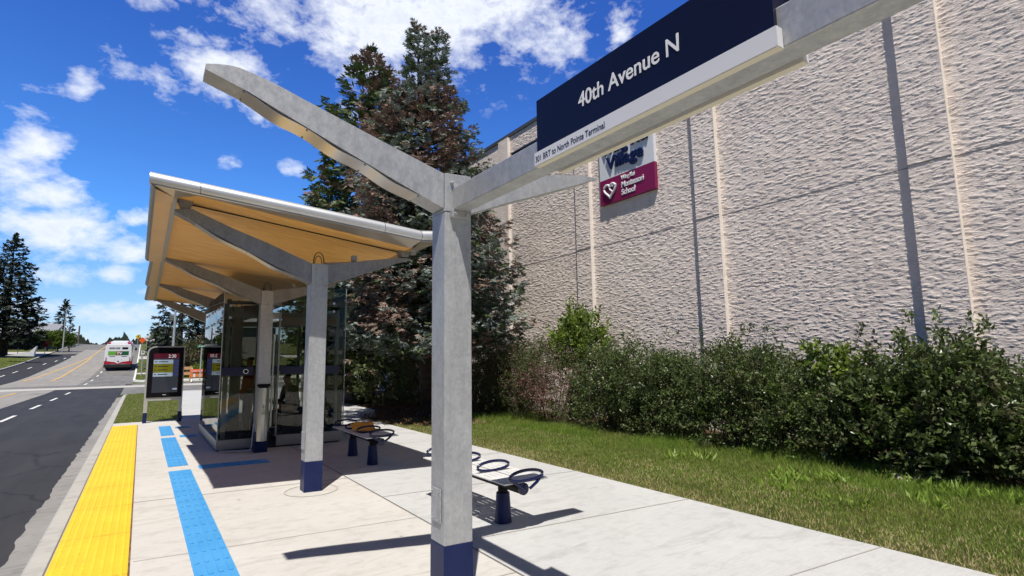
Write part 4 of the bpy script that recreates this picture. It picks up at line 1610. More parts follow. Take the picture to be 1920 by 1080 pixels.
def plaster(x, y0, y1, z0, z1, dy, dz):
    NY, NZ = int((y1 - y0) / dy) + 1, int((z1 - z0) / dz) + 1
    gy = np.linspace(y0, y1, NY)
    gz = np.linspace(z0, z1, NZ)
    hv = np.empty((NZ, NY))
    fl = math.floor
    for i, z in enumerate(gz):
        for j, y in enumerate(gy):
            a = nz_((y * 1.4, z * 2.0, 0.3))
            b_ = nz_((y * 7.6, z * 8.5, 5.3))
            m1 = nz_((y * 8.0, z * 22.0, 9.1))
            ph = z * 22.0 + a * 8.0 + b_ * 1.7
            sw = ph - fl(ph)
            lap = 1.0 - sw if sw > .2 else sw * 5
            k = .30 + 2.8 * m1
            k = 0.0 if k < 0 else (1.0 if k > 1 else k)
            hv[i, j] = .0115 * lap * k + .0040 * b_ + .003 * a
    me_ = bpy.data.meshes.new('plaster_face')
    YY, ZZ = np.meshgrid(gy, gz)
    co = np.stack([x - .006 - hv, YY, ZZ], -1).reshape(-1, 3)
    ii = (np.arange(NZ - 1)[:, None] * NY + np.arange(NY - 1)[None]).reshape(-1)
    fc = np.stack([ii, ii + NY, ii + NY + 1, ii + 1], -1).astype(np.int32)
    me_.vertices.add(len(co))
    me_.vertices.foreach_set('co', co.astype(np.float32).ravel())
    me_.loops.add(fc.size)
    me_.loops.foreach_set('vertex_index', fc.ravel())
    me_.polygons.add(len(fc))
    me_.polygons.foreach_set('loop_start', np.arange(0, fc.size, 4, dtype=np.int32))
    me_.polygons.foreach_set('loop_total', np.full(len(fc), 4, dtype=np.int32))
    me_.polygons.foreach_set('use_smooth', np.ones(len(fc), dtype=bool))
    me_.update(calc_edges=True)
    me_.materials.append(MAT['stucco'])
    pf = bpy.data.objects.new('plaster_face', me_)
    COL.objects.link(pf)
    pf.parent = bl
    pf.matrix_parent_inverse = bl.matrix_world.inverted()


ribs_ = (-1.35, 2.60, 6.62, 10.62, 14.62)
for i, ya in enumerate(ribs_[:-1]):
    plaster(WX, max(-.2, ya + .58), ribs_[i + 1], .3, 9.2, .022, .0095)
    if i:
        plaster(WX - .122, ya + .005, ya + .575, .3, 9.18, .022, .0095)
mb = MB()
mb.box((WX - .05, -30.1, 9.22), (WX + 22.1, 32.1, 9.34))
mb.build('coping', 'coping', bl)
mb = MB()
mb.box((WX - .014, -30, 4.562), (WX + .02, 32, 4.573))
for y0 in (2.60, 6.62, 10.62, 14.62):
    mb.box((WX - .140, y0 + .005, 4.56), (WX - .1205, y0 + .579, 4.575))
mb.build('panel_joint', 'joint_dark', bl)
mb = MB()
mb.box((WX - .02, 12.2, 8.28), (WX + .01, 14.5, 8.55))
wd = mb.build('window', 'window_dark', bl)
mb = MB()
mb.box((WX - .04, 12.15, 8.555), (WX - .001, 14.55, 8.60))
mb.box((WX - .04, 12.15, 8.24), (WX - .001, 14.55, 8.275))
split_build(mb, 'frame', 'coping', wd)

# sign on the wall
ws = empty('school_sign', (10, 9.2, 6.5), 'white and crimson wall sign for a village and a school with a heart emblem', 'sign')
GX = WX - .11
SA, SB = 8.30, 10.18     # y range (right side nearer)
ZB, ZM, ZT = 5.62, 6.30, 8.0
mb = MB()
mb.box((GX, SA, ZM), (WX - .001, SB, ZT))
wp = mb.build('upper_panel', 'white_sign', ws)
mb = MB()
mb.box((GX, SA, ZB), (WX - .001, SB, ZM - .002))
cp = mb.build('lower_panel', 'crimson_panel', ws)
fm = lambda y, z, off=.03: face_matrix((GX - off, y, z), (0, -1, 0), (0, 0, 1))
text_mesh('village_text', 'Village', .47, 'navy_paint', wp, fm(9.87, 6.54), sx=1.04, extrude=.022, offset=.012)
text_mesh('village_text', 'Wing Kei', .47, 'navy_paint', wp, fm(10.04, 6.95), sx=.90, extrude=.022, offset=.012)
text_mesh('school_text', 'Wing Kei', .16, 'white_letter', cp, fm(9.40, 6.14, .010), sx=.85, extrude=.008, offset=.003, space=.9)
text_mesh('school_text', 'Montessori', .21, 'white_letter', cp, fm(9.40, 5.93, .010), sx=.86, extrude=.008, offset=.004, space=.92)
text_mesh('school_text', 'School', .21, 'white_letter', cp, fm(9.40, 5.73, .010), sx=.9, extrude=.008, offset=.004, space=.92)


def heart(cy_, cz, s, mb, r):
    pts = []
    for i in range(41):
        t = 2 * math.pi * i / 40
        hx = 16 * math.sin(t) ** 3
        hz = 13 * math.cos(t) - 5 * math.cos(2 * t) - 2 * math.cos(3 * t) - math.cos(4 * t)
        pts.append((GX - .03, cy_ - hx * s, cz + hz * s))
    mb.tube(pts, r, 8, caps=False)


mb = MB()
heart(9.80, 5.97, .0130, mb, .030)
heart(9.69, 6.00, .0075, mb, .022)
mb.build('heart_emblem', 'white_letter', cp, smooth=True)

# ------------------------------------------------------------------ bus
bus = empty('city_bus', (-2.15, 74, zr(74)), 'white and red city bus driving away up the hill', 'bus')
BX0, BX1, BY0, BY1 = -3.38, -.93, 74.0, 86.0
bslope = (zr(84) - zr(75)) / 9.0
bz = lambda p: (p[0], p[1], p[2] + zr(74) + .08 + (p[1] - 74) * bslope)
xc = (BX0 + BX1) / 2
mb = MB(bz)
prof = [(BX0 + .02, .62), (BX1 - .02, .62), (BX1 - .0, 1.4), (BX1 - .04, 2.55), (BX1 - .16, 2.86), (BX0 + .16, 2.86), (BX0 + .04, 2.55), (BX0 + .0, 1.4)]
mb.prism([(x, BY0, z) for x, z in prof], (0, 12, 0))
body = mb.build('body', 'bus_white', bus, bevel=.05)
mb = MB(bz)
mb.box((BX0 - .02, BY0 - .09, .30), (BX1 + .02, BY0 + .35, .66))
mb.build('rear_bumper', 'black_rubber', bus, bevel=.04)
mb = MB(bz)
mb.box((BX0 + .05, BY0 + .35, .32), (BX1 - .05, BY1 - .3, .615))
mb.build('underbody', 'black_rubber', bus)
mb = MB(bz)
mb.prism([(BX0 + .0, BY0 - .006, 1.03), (BX0, BY0 - .006, .67), (xc - .35, BY0 - .006, .72), (xc, BY0 - .006, .66), (xc + .35, BY0 - .006, .72), (BX1, BY0 - .006, .67), (BX1, BY0 - .006, 1.03), (xc + .35, BY0 - .006, .92), (xc, BY0 - .006, .74), (xc - .35, BY0 - .006, .92)], (0, -.004, 0))
mb.build('red_chevron', 'bus_red', bus)
mb = MB(bz)
mb.box((BX1 - .005, BY0 + .1, .66), (BX1 + .012, BY1 - .5, 1.02))
mb.box((BX0 - .012, BY0 + .1, .66), (BX0 + .005, BY1 - .5, 1.02))
split_build(mb, 'side_stripe', 'bus_red', bus)
mb = MB(bz)
mb.box((BX0 - .008, BY0 + .8, 1.35), (BX0 + .004, BY1 - .8, 2.2))
mb.box((BX1 - .004, BY0 + .8, 1.35), (BX1 + .008, BY1 - .8, 2.2))
split_build(mb, 'side_window', 'dark_glass', bus)
mb = MB(bz)
mb.prism([(x, BY0 + .35, z) for x, z in ((BX0 + .42, 2.87), (BX1 - .42, 2.87), (BX1 - .48, 3.12), (BX0 + .48, 3.12))], (0, 6, 0))
mb.build('roof_pod', 'bus_white', bus, bevel=.04)
for (a, b_, c_, d_) in ((BX0 + .03, BX0 + .40, BX0 + .47, BX0 + .25), (BX1 - .03, BX1 - .40, BX1 - .47, BX1 - .25)):
    mb = MB(bz)
    mb.prism([(a, BY0 + .3, 2.72), (b_, BY0 + .3, 2.87), (c_, BY0 + .3, 3.08), (d_, BY0 + .3, 3.05)], (0, 5.5, 0))
    mb.build('roof_fairing', 'bus_red', bus, bevel=.03)
mb = MB(bz)
mb.box((BX0 + .38, BY0 - .012, 2.33), (BX0 + .92, BY0 - .002, 2.52))
mb.box((BX0 + .98, BY0 - .012, 2.33), (BX0 + 1.35, BY0 - .002, 2.52))
split_build(mb, 'rear_vent', 'bus_grey', bus)
mb = MB(bz)
mb.box((BX1 - .92, BY0 - .012, 2.31), (BX1 - .38, BY0 - .002, 2.54))
mb.build('route_display', 'dark_glass', bus)
mb = MB(bz)
mb.cur = 0
mb.box((BX0 + .30, BY0 - .014, 1.66), (BX0 + 1.0, BY0 - .002, 2.10))
mb.cur = 1
mb.box((BX0 + 1.0, BY0 - .014, 1.66), (BX0 + 1.45, BY0 - .002, 2.10))
mb.cur = 2
mb.box((BX0 + 1.45, BY0 - .014, 1.66), (BX1 - .30, BY0 - .002, 2.10))
adp = mb.build('advert_panel', ['ad_green', 'ad_brown', 'ad_dark'], bus)
oo = bz((BX0 + 1.06, BY0 - .02, 1.74))
text_mesh('advert_text', 'TV', .40, 'white_letter', adp, face_matrix(oo, (1, 0, 0), (0, 0, 1)), extrude=.003, offset=.01)
mb = MB(bz)
mb.box((BX0 + .42, BY0 - .012, 1.49), (BX0 + .95, BY0 - .002, 1.54))
mb.box((BX1 - .95, BY0 - .012, 1.49), (BX1 - .42, BY0 - .002, 1.54))
split_build(mb, 'engine_grille', 'black_rubber', bus)
for sx in (BX0 + .16, BX1 - .16):
    for z in (1.36, 1.18, 1.02):
        mb = MB(bz)
        mb.tube([(sx, BY0 - .02, z), (sx, BY0 - .002, z)], .062, 12)
        mb.build('tail_light', 'tail_red' if z > 1.1 else 'black_steel', bus)
mb = MB(bz)
mb.tube([(xc + .02, BY0 - .03, .98), (xc + .02, BY0 - .002, .98)], .07, 14)
for dx in (-.28, .30):
    mb.box((xc + dx - .02, BY0 - .014, 1.14), (xc + dx + .02, BY0 - .002, 1.18))
split_build(mb, 'round_badge', 'dark_glass', bus)
for (x0, x1) in ((BX0 + .02, BX0 + .32), (BX1 - .32, BX1 - .02)):
    for yy in (BY0 + 3.1, BY0 + 9.2):
        mb = MB(bz)
        mb.tube([(x0, yy, .40), (x1, yy, .40)], .46, 20)
        mb.build('wheel', 'black_rubber', bus)
mb = MB(bz)
mb.tube([(BX1, BY1 - .4, 2.3), (BX1 + .22, BY1 - .5, 2.25), (BX1 + .25, BY1 - .5, 2.0)], .02, 6)
mb.box((BX1 + .14, BY1 - .55, 1.75), (BX1 + .36, BY1 - .47, 2.1))
mb.build('mirror', 'black_rubber', bus)


# ------------------------------------------------------------------ small street things
def lamp(name, x, y, h, arm_, label, z0=None, grp='street lamps'):
    z = zr(y) + .12 if z0 is None else z0
    e = empty(name, (x, y, z), label, 'street lamp', grp)
    mb = MB()
    mb.tube([(x, y, z), (x, y, z + h * .82)], .11, 8, r1=.08)
    mb.tube([(x, y, z + h * .82), (x + arm_ * .12, y, z + h * .9), (x + arm_ * .5, y, z + h * .97), (x + arm_, y, z + h)], .06, 8)
    mb.build('pole', 'pole_steel', e, smooth=True)
    mb = MB()
    mb.box((x + arm_ - .1, y - .12, z + h - .05), (x + arm_ + (.5 if arm_ > 0 else -.5), y + .12, z + h + .06))
    mb.build('lamp_head', 'pole_steel', e, bevel=.02)
    return e


lamp('street_lamp', 2.31, 58, 9.2, 1.6, 'pale steel street lamp rising behind the departure screen')
lamp('street_lamp', -11.3, 120, 8.0, .55, 'pale curved street lamp on the grass island left of the road')
lamp('street_lamp', -12.0, 88, 11.5, 2.6, 'street lamp arm reaching out of the dark spruce at the far left') if False else None


def utility_pole(x, y, h, label):
    z = zr(y) + .1
    e = empty('utility_pole', (x, y, z), label, 'utility pole')
    mb = MB()
    mb.tube([(x, y, z), (x, y, z + h)], .20, 8, r1=.15)
    mb.build('pole', 'wood_pole', e, smooth=True)
    mb = MB()
    mb.box((x - .5, y - .06, z + h - 1.6), (x + .1, y + .06, z + h - 1.4))
    mb.build('crossarm', 'wood_pole', e)


utility_pole(-12.4, 160, 4.3, 'dark wooden utility pole beside the crest of the road')


def road_sign(name, x, y, zc, r, shape, m, label, cat='road sign', mark=None, pole='pole_steel', z0=None, group=None):
    z = zr(y) + .12 if z0 is None else z0
    e = empty(name, (x, y, z), label, cat, group)
    mb = MB()
    mb.tube([(x, y + .03, z), (x, y + .03, zc)], .045, 6)
    mb.build('pole', pole, e)
    mb = MB()
    if shape == 'diamond':
        pts = [(x - r, zc), (x, zc - r), (x + r, zc), (x, zc + r)]
    elif shape == 'rect':
        pts = [(x - r, zc - r * 1.25), (x + r, zc - r * 1.25), (x + r, zc + r * 1.25), (x - r, zc + r * 1.25)]
    elif shape == 'plate':
        pts = [(x - r, zc - r * .22), (x + r, zc - r * .22), (x + r, zc + r * .22), (x - r, zc + r * .22)]
    elif shape == 'oct':
        pts = [(x + r * math.cos(R_(22.5 + 45 * i)), zc + r * math.sin(R_(22.5 + 45 * i))) for i in range(8)]
    mb.prism([(a, y - .02, b) for a, b in pts], (0, .025, 0))
    f = mb.build('sign_face', m, e)
    if mark:
        mb = MB()
        if mark == 'figure':
            mb.tube([(x, y - .03, zc + r * .38), (x, y - .021, zc + r * .38)], r * .14, 8)
            mb.box((x - r * .16, y - .03, zc - r * .35), (x + r * .16, y - .021, zc + r * .22))
        elif mark == 'ring':
            mb.tube([(x + r * .55 * math.cos(t), y - .025, zc + r * .3 + r * .55 * math.sin(t)) for t in np.linspace(0, 2 * math.pi, 20)], r * .1, 6, caps=False)
            mb.box((x - r * .15, y - .03, zc + r * .1), (x + r * .15, y - .021, zc + r * .5))
        elif mark == 'rows':
            for q in (-.6, -.2, .2, .6):
                mb.box((x + q * r - r * .12, y - .03, zc - r * .1), (x + q * r + r * .12, y - .021, zc + r * .1))
        mb.build('sign_mark', 'black_steel' if mark != 'rows' else 'white_letter', f)
    return e


road_sign('warning_sign', -.74, 115, 6.15, .42, 'diamond', 'yellow_sign', 'yellow diamond warning sign on the hill crest right of the road', mark='figure')
road_sign('warning_sign', -.07, 95, 4.85, .46, 'diamond', 'orange_sign', 'orange diamond roadworks sign right of the road below the yellow one', mark=None)
road_sign('parking_sign', .06, 62, 2.55, .14, 'rect', 'white_board', 'small white rectangular sign on a thin pole at the kerb left of the screen', mark='ring')
road_sign('traffic_sign', .5, 100, 5.3, .28, 'rect', 'white_board', 'white sign on a pole in front of the dark trees', mark='figure')
road_sign('traffic_sign', 1.06, 90, 4.5, .26, 'rect', 'white_board', 'round-cornered white sign just above the screen corner')
road_sign('street_name_sign', 3.95, 50, 2.85, .28, 'plate', 'green_sign', 'green street name plate on a thin pole by the side street', mark='rows', z0=.1)
road_sign('stop_sign', -15.6, 110, 4.7, .42, 'oct', 'red_sign', 'red roadside sign under the dark spruce at far left', mark='rows')
road_sign('red_sign', -12.7, 112, 4.75, .40, 'rect', 'red_sign', 'red board standing at the end of the driveway', mark=None)
road_sign('notice_sign', -11.55, 130, 5.75, .42, 'rect', 'blue_sign', 'white and dark blue notice board left of the road crest', mark='rows')
road_sign('notice_sign', -10.85, 131, 5.8, .36, 'diamond', 'white_board', 'white diamond sign next to the dark notice board')

# barricade
ba = empty('road_barricade', (3.8, 50.5, zr(50)), 'orange and white road closed barricade on the side street', 'barricade')
mb = MB()
mb.box((3.28, 50.4, .75), (4.5, 50.44, 1.02))
b1 = mb.build('board', 'orange_sign', ba)
text_mesh('board_text', 'ROAD CLOSED', .20, 'white_letter', b1, face_matrix((3.33, 50.385, .81), (1, 0, 0), (0, 0, 1)), sx=.72, extrude=.002)
mb = MB()
for i, x in enumerate((3.25, 3.66, 4.07)):
    mb.box((x, 50.4, .38), (x + .24, 50.44, .66))
split_build(mb, 'board', 'orange_board', ba)
mb = MB()
for x in (3.5, 3.91, 4.32):
    mb.box((x, 50.4, .38), (x + .15, 50.44, .66))
split_build(mb, 'board', 'white_board', ba)
for x in (3.42, 4.4):
    mb = MB()
    mb.tube([(x, 50.5, 1.1), (x, 50.5, .05)], .05, 6)
    mb.tube([(x - .05, 50.1, 0.0), (x, 50.5, .25), (x + .05, 50.9, 0.0)], .05, 6)
    mb.build('leg', 'white_board', ba)
bb = empty('timber_barrier', (2.9, 51.5, zr(51)), 'pale timber two-rail barrier left of the orange barricade', 'barricade')
for z in (.98, .55):
    mb = MB()
    mb.box((2.2, 51.4, z), (3.5, 51.44, z + .24))
    mb.build('board', 'wood_board', bb)
for x in (2.3, 3.35):
    mb = MB()
    mb.tube([(x, 51.5, 1.25), (x, 51.5, 0)], .05, 6)
    mb.build('leg', 'wood_board', bb)

# far left building and low wall
fb = empty('low_building', (-17, 132, 3), 'grey low building with a sloping metal roof left of the road', 'building')
mb = MB()
mb.box((-40, 128, 3.5), (-13.9, 150, 7.2))
mb.build('wall', 'far_wall', fb)
mb = MB()
mb.prism([(-41, 126, 7.1), (-13.4, 126, 6.4), (-13.4, 140, 9.2), (-41, 140, 10.4)], (0, 0, .3))
mb.build('roof', 'far_roof', fb)
mb = MB()
mb.box((-19.5, 127.95, 4.2), (-17.5, 127.99, 6.0))
mb.box((-16.2, 127.95, 4.2), (-15.0, 127.99, 6.0))
split_build(mb, 'window', 'window_dark', fb)
fb = empty('shop_building', (-12.5, 138, 4), 'pale beige shop front seen beneath the street trees', 'building')
mb = MB()
mb.box((-14.3, 138, 4), (-11.9, 146, 6.2))
mb.build('wall', 'pale_wall', fb)
mb = MB()
mb.box((-14.4, 137.9, 6.2), (-11.8, 146.1, 6.35))
mb.build('roof', 'coping', fb)
lw = MB()
lw.prism([(-14.3, 92.5, 2.72), (-11.55, 92.5, 2.62), (-11.5, 92.5, 3.2), (-11.35, 92.5, 3.95), (-11.75, 92.5, 3.5), (-12.0, 92.5, 3.22), (-13.0, 92.5, 3.0)], (0, 1.2, 0))
tag(lw.build('low_wall', 'white_concrete'), 'low white concrete wedge with a raised pointed end beside the driveway', 'wall')
hb = empty('house', (14, 95, 3), 'grey house roof showing above the brown shrub at right of the far spruce', 'house')
mb = MB()
mb.box((8.0, 95, 1.5), (18, 103, 7.0))
mb.build('wall', 'far_wall', hb)
mb = MB()
mb.prism([(7.4, 94.4, 7.0), (18.6, 94.4, 7.0), (18.6, 99, 8.6), (7.4, 99, 8.6)], (0, 0, .25))
mb.build('roof', 'far_roof', hb)

# ------------------------------------------------------------------ foliage
def rand_unit(rng, n):
    v = rng.normal(size=(n, 3))
    return v / np.linalg.norm(v, axis=1, keepdims=True)


def kites(c, d, side, L, W, bend=None, nrm=None):
    """c base points, d directions, side vectors -> (n*4,3) kite quads"""
    n = len(c)
    L = np.broadcast_to(np.asarray(L), (n,))[:, None]
    W = np.broadcast_to(np.asarray(W), (n,))[:, None]
    tip = c + d * L
    mid = c + d * L * .45
    if nrm is not None and bend is not None:
        mid = mid + nrm * (L * bend)
    out = np.empty((n, 4, 3))
    out[:, 0] = c
    out[:, 1] = mid + side * W * .5
    out[:, 2] = tip
    out[:, 3] = mid - side * W * .5
    return out.reshape(-1, 3)


def spruce(label, base, tops, prof, mats, seed, sprays=1.0, size=.42, zlo=.12, dead=None, group=None, name='spruce_tree', trunk_r=.28, kite=(.15, .05), nk=13, lean=None):
    """tops: list of (dx, dy, height) leaders; prof: list of (z fraction, radius)"""
    rng = np.random.default_rng(seed)
    bx, by, bz_ = base
    e = empty(name, base, label, 'tree', group)
    H = tops[0][2]
    C, D, U, Q, MI = [], [], [], [], []
    pz = [p[0] for p in prof]
    pr = [p[1] for p in prof]
    branches = MB()
    for ti, (tx, ty, th) in enumerate(tops):
        z = th * (zlo if ti == 0 else .78)
        while z < th - .1:
            fr = z / th
            Rr = np.interp(fr, pz, pr) * (1.0 if ti == 0 else .8)
            nb = max(5, int((5 + Rr * 3.4)))
            a0 = rng.uniform(0, 6.28)
            for b in range(nb):
                az = a0 + b * 2 * math.pi / nb + rng.normal() * .22
                rl = Rr * rng.uniform(.68, 1.14)
                if rl < .12:
                    rl = .12
                zz = z + rng.normal() * .10
                dirh = np.array([math.cos(az), math.sin(az), 0])
                perp = np.array([-math.sin(az), math.cos(az), 0])
                fx = tx * min(1, z / th) if ti == 0 else tx * min(1, .35 + z / th * .65)
                org = np.array([bx + fx, by + ty * min(1, z / th), bz_ + zz])
                slope = np.interp(fr, [0, .5, .85, 1], [-.30, -.18, .25, .9])
                ns = max(2, int(rl / .115 * sprays * (0.42 / size)))
                ts = rng.uniform(.30, 1.0, ns) ** .8
                ts[0] = 1.0
                zc = slope * rl * ts + .22 * rl * ts ** 2.5 - .10 * rl * np.sin(ts * 3.1)
                spread = rng.uniform(-1, 1, ns) * (.27 * rl * (1 - ts * .7) + .05)
                P = org + dirh * (rl * ts)[:, None] + perp * spread[:, None]
                P[:, 2] += zc - np.abs(spread) * .35 - rng.uniform(0, .22, ns) ** 1.0 * np.clip(rl, 0, 1.2)
                dd = dirh[None] * rng.uniform(.5, 1.1, ns)[:, None] + perp[None] * (np.sign(spread) * rng.uniform(.2, 1.0, ns))[:, None]
                dd[:, 2] += rng.uniform(-.65, .28, ns) + (.5 if fr > .85 else 0)
                dd /= np.linalg.norm(dd, axis=1, keepdims=True)
                C.append(P)
                D.append(dd)
                if dead is not None:
                    mi = dead(P, rng, fr, ts, az)
                else:
                    mi = np.zeros(ns, int)
                MI.append(mi)
                if rl > .6 and rng.uniform() < .7 and size < .6:
                    q = [org + dirh * rl * t + np.array([0, 0, slope * rl * t + .22 * rl * t ** 2.5 - .10 * rl * math.sin(t * 3.1)]) for t in (0, .4, .8)]
                    branches.tube([tuple(v) for v in q], [.035, .022, .008], 4, caps=False)
            z += np.interp(fr, [0, .7, 1], [.30, .26, .18]) * max(size / .42, .8)
        # leader tuft
        n = 10
        P = np.tile(np.array([bx + tx, by + ty, bz_ + th - .35]), (n, 1)) + np.c_[np.zeros(n), np.zeros(n), np.linspace(0, .45, n)] * (size / .42)
        dd = rand_unit(rng, n) * .6
        dd[:, 2] = .8
        dd /= np.linalg.norm(dd, axis=1, keepdims=True)
        C.append(P)
        D.append(dd)
        MI.append(np.zeros(n, int))
    C = np.concatenate(C)
    D = np.concatenate(D)
    MI = np.concatenate(MI)
    n = len(C)
    up = np.tile(np.array([0, 0, 1.0]), (n, 1)) + rng.normal(size=(n, 3)) * .35
    Sd = np.cross(D, up)
    Sd /= np.linalg.norm(Sd, axis=1, keepdims=True) + 1e-9
    Nn = np.cross(Sd, D)
    sc = size * rng.uniform(.65, 1.2, n)
    out = []
    mi = []
    for k in range(nk):
        t = (k // 2) / ((nk - 1) / 2)
        s = 1 if k % 2 else -1
        if k == nk - 1:
            base_ = C + D * (sc * .25)[:, None]
            d_ = D
            L = sc * .75
        else:
            base_ = C + D * (sc * t * .75)[:, None]
            d_ = D * .62 + Sd * s * (.80 - .3 * t) + Nn * rng.uniform(-.35, .35, n)[:, None]
            d_ /= np.linalg.norm(d_, axis=1, keepdims=True)
            L = sc * (.62 - .35 * t) * rng.uniform(.7, 1.2, n)
        sd = np.cross(d_, Nn + rng.normal(size=(n, 3)) * .5)
        sd /= np.linalg.norm(sd, axis=1, keepdims=True) + 1e-9
        out.append(kites(base_, d_, sd, L, kite[1] * (size / .42) * rng.uniform(.8, 1.3, n)))
        mi.append(MI)
    V = np.concatenate(out)
    np_mesh('crown', V, 4, np.concatenate(mi), mats, e)
    mb = MB()
    mb.tube([(bx, by, bz_ - .1), (bx, by, bz_ + .15), (bx, by, bz_ + .8), (bx + tops[0][0] * .5, by, bz_ + H * .5), (bx + tops[0][0], by, bz_ + H * .96)], [trunk_r * 1.7, trunk_r * 1.15, trunk_r, trunk_r * .6, .02], 12)
    if branches.v:
        mb.add(branches.v, branches.f)
    mb.build('trunk', 'bark', e, smooth=True)
    return e


def dead_big(P, rng, fr, ts, az):
    out = np.zeros(len(P), int)
    for i, p in enumerate(P):
        v = mnoise.noise(Vector((p[0] * .55, p[1] * .55, p[2] * .75)))
        v2 = mnoise.noise(Vector((p[0] * 1.9 + 9, p[1] * 1.9, p[2] * 1.9)))
        if v + .55 * v2 > .16 + .25 * max(0, fr - .7) / .3:
            out[i] = 2 if rng.uniform() < .86 else 0
        else:
            out[i] = 0 if rng.uniform() < .72 else 1
        if ts[i] < .5 and rng.uniform() < .5:
            out[i] = 1 if rng.uniform() < .5 else 2
    return out


spruce('tall blue spruce with rusty dead patches and two leaders beside the shelter', (6.75, 13.95, 0),
       [(-.44, 0, 11.6), (.34, .1, 11.75)], [(0, 2.2), (.13, 2.5), (.25, 2.75), (.42, 2.45), (.58, 2.0), (.72, 1.45), (.79, .95), (.83, .55), (.88, .33), (.94, .24), (1, .08)],
       ['spruce_blue', 'spruce_dark', 'spruce_brown'], 7, sprays=1.55, size=.27, kite=(.15, .055), zlo=.225, dead=dead_big, trunk_r=.27)


def dead_green(P, rng, fr, ts, az):
    out = (rng.uniform(size=len(P)) < .12).astype(int) * 2
    if fr > .93:
        out[:] = 2
    return out


spruce('narrow dark green spruce with a browning top behind the big blue spruce', (7.3, 20.5, 0),
       [(-.2, 0, 14.0), (.5, .2, 13.2)], [(0, 2.2), (.2, 2.7), (.4, 2.6), (.6, 2.2), (.8, 1.5), (.92, .7), (1, .12)],
       ['spruce_dark', 'spruce_blue', 'spruce_brown'], 11, sprays=.7, size=.6, zlo=.08, dead=dead_green, trunk_r=.25, kite=(.15, .06))
# far spruces
def two(P, rng, fr, ts, az):
    return (rng.uniform(size=len(P)) < .35).astype(int)


spruce('huge dark spruce at the far left edge beyond the road', (-16.6, 106, 2.5), [(0, 0, 17.4)], [(0, 4.4), (.2, 4.3), (.45, 3.5), (.7, 2.3), (.88, 1.1), (1, .15)],
       ['spruce_far', 'spruce_far_blue'], 21, sprays=.8, size=1.0, zlo=.17, dead=two, trunk_r=.5, nk=9, group='far conifers', kite=(.15, .08))
spruce('slim dark spruce behind the curved street lamp', (-14.3, 150, 5.4), [(0, 0, 8.6)], [(0, 1.9), (.2, 2.1), (.5, 1.5), (.8, .8), (1, .1)],
       ['spruce_far', 'spruce_far_blue'], 22, sprays=.6, size=1.1, zlo=.06, dead=two, trunk_r=.3, nk=9, group='far conifers', kite=(.15, .09))
spruce('broad grey-green spruce behind the departure screen', (3.6, 75, .9), [(0, 0, 11.2)], [(0, 3.2), (.15, 3.2), (.4, 2.7), (.7, 1.6), (1, .15)],
       ['spruce_far_blue', 'spruce_far'], 23, sprays=.6, size=1.0, zlo=.04, dead=two, trunk_r=.4, nk=11, group='far conifers', kite=(.15, .07))
spruce('dark spruce right of the broad one behind the shelter roof', (7.6, 78, .9), [(0, 0, 9.5)], [(0, 2.8), (.2, 2.8), (.5, 2.1), (.8, 1.0), (1, .15)],
       ['spruce_far', 'spruce_far_blue'], 24, sprays=.5, size=1.1, zlo=.04, dead=two, trunk_r=.35, nk=9, group='far conifers', kite=(.15, .08))


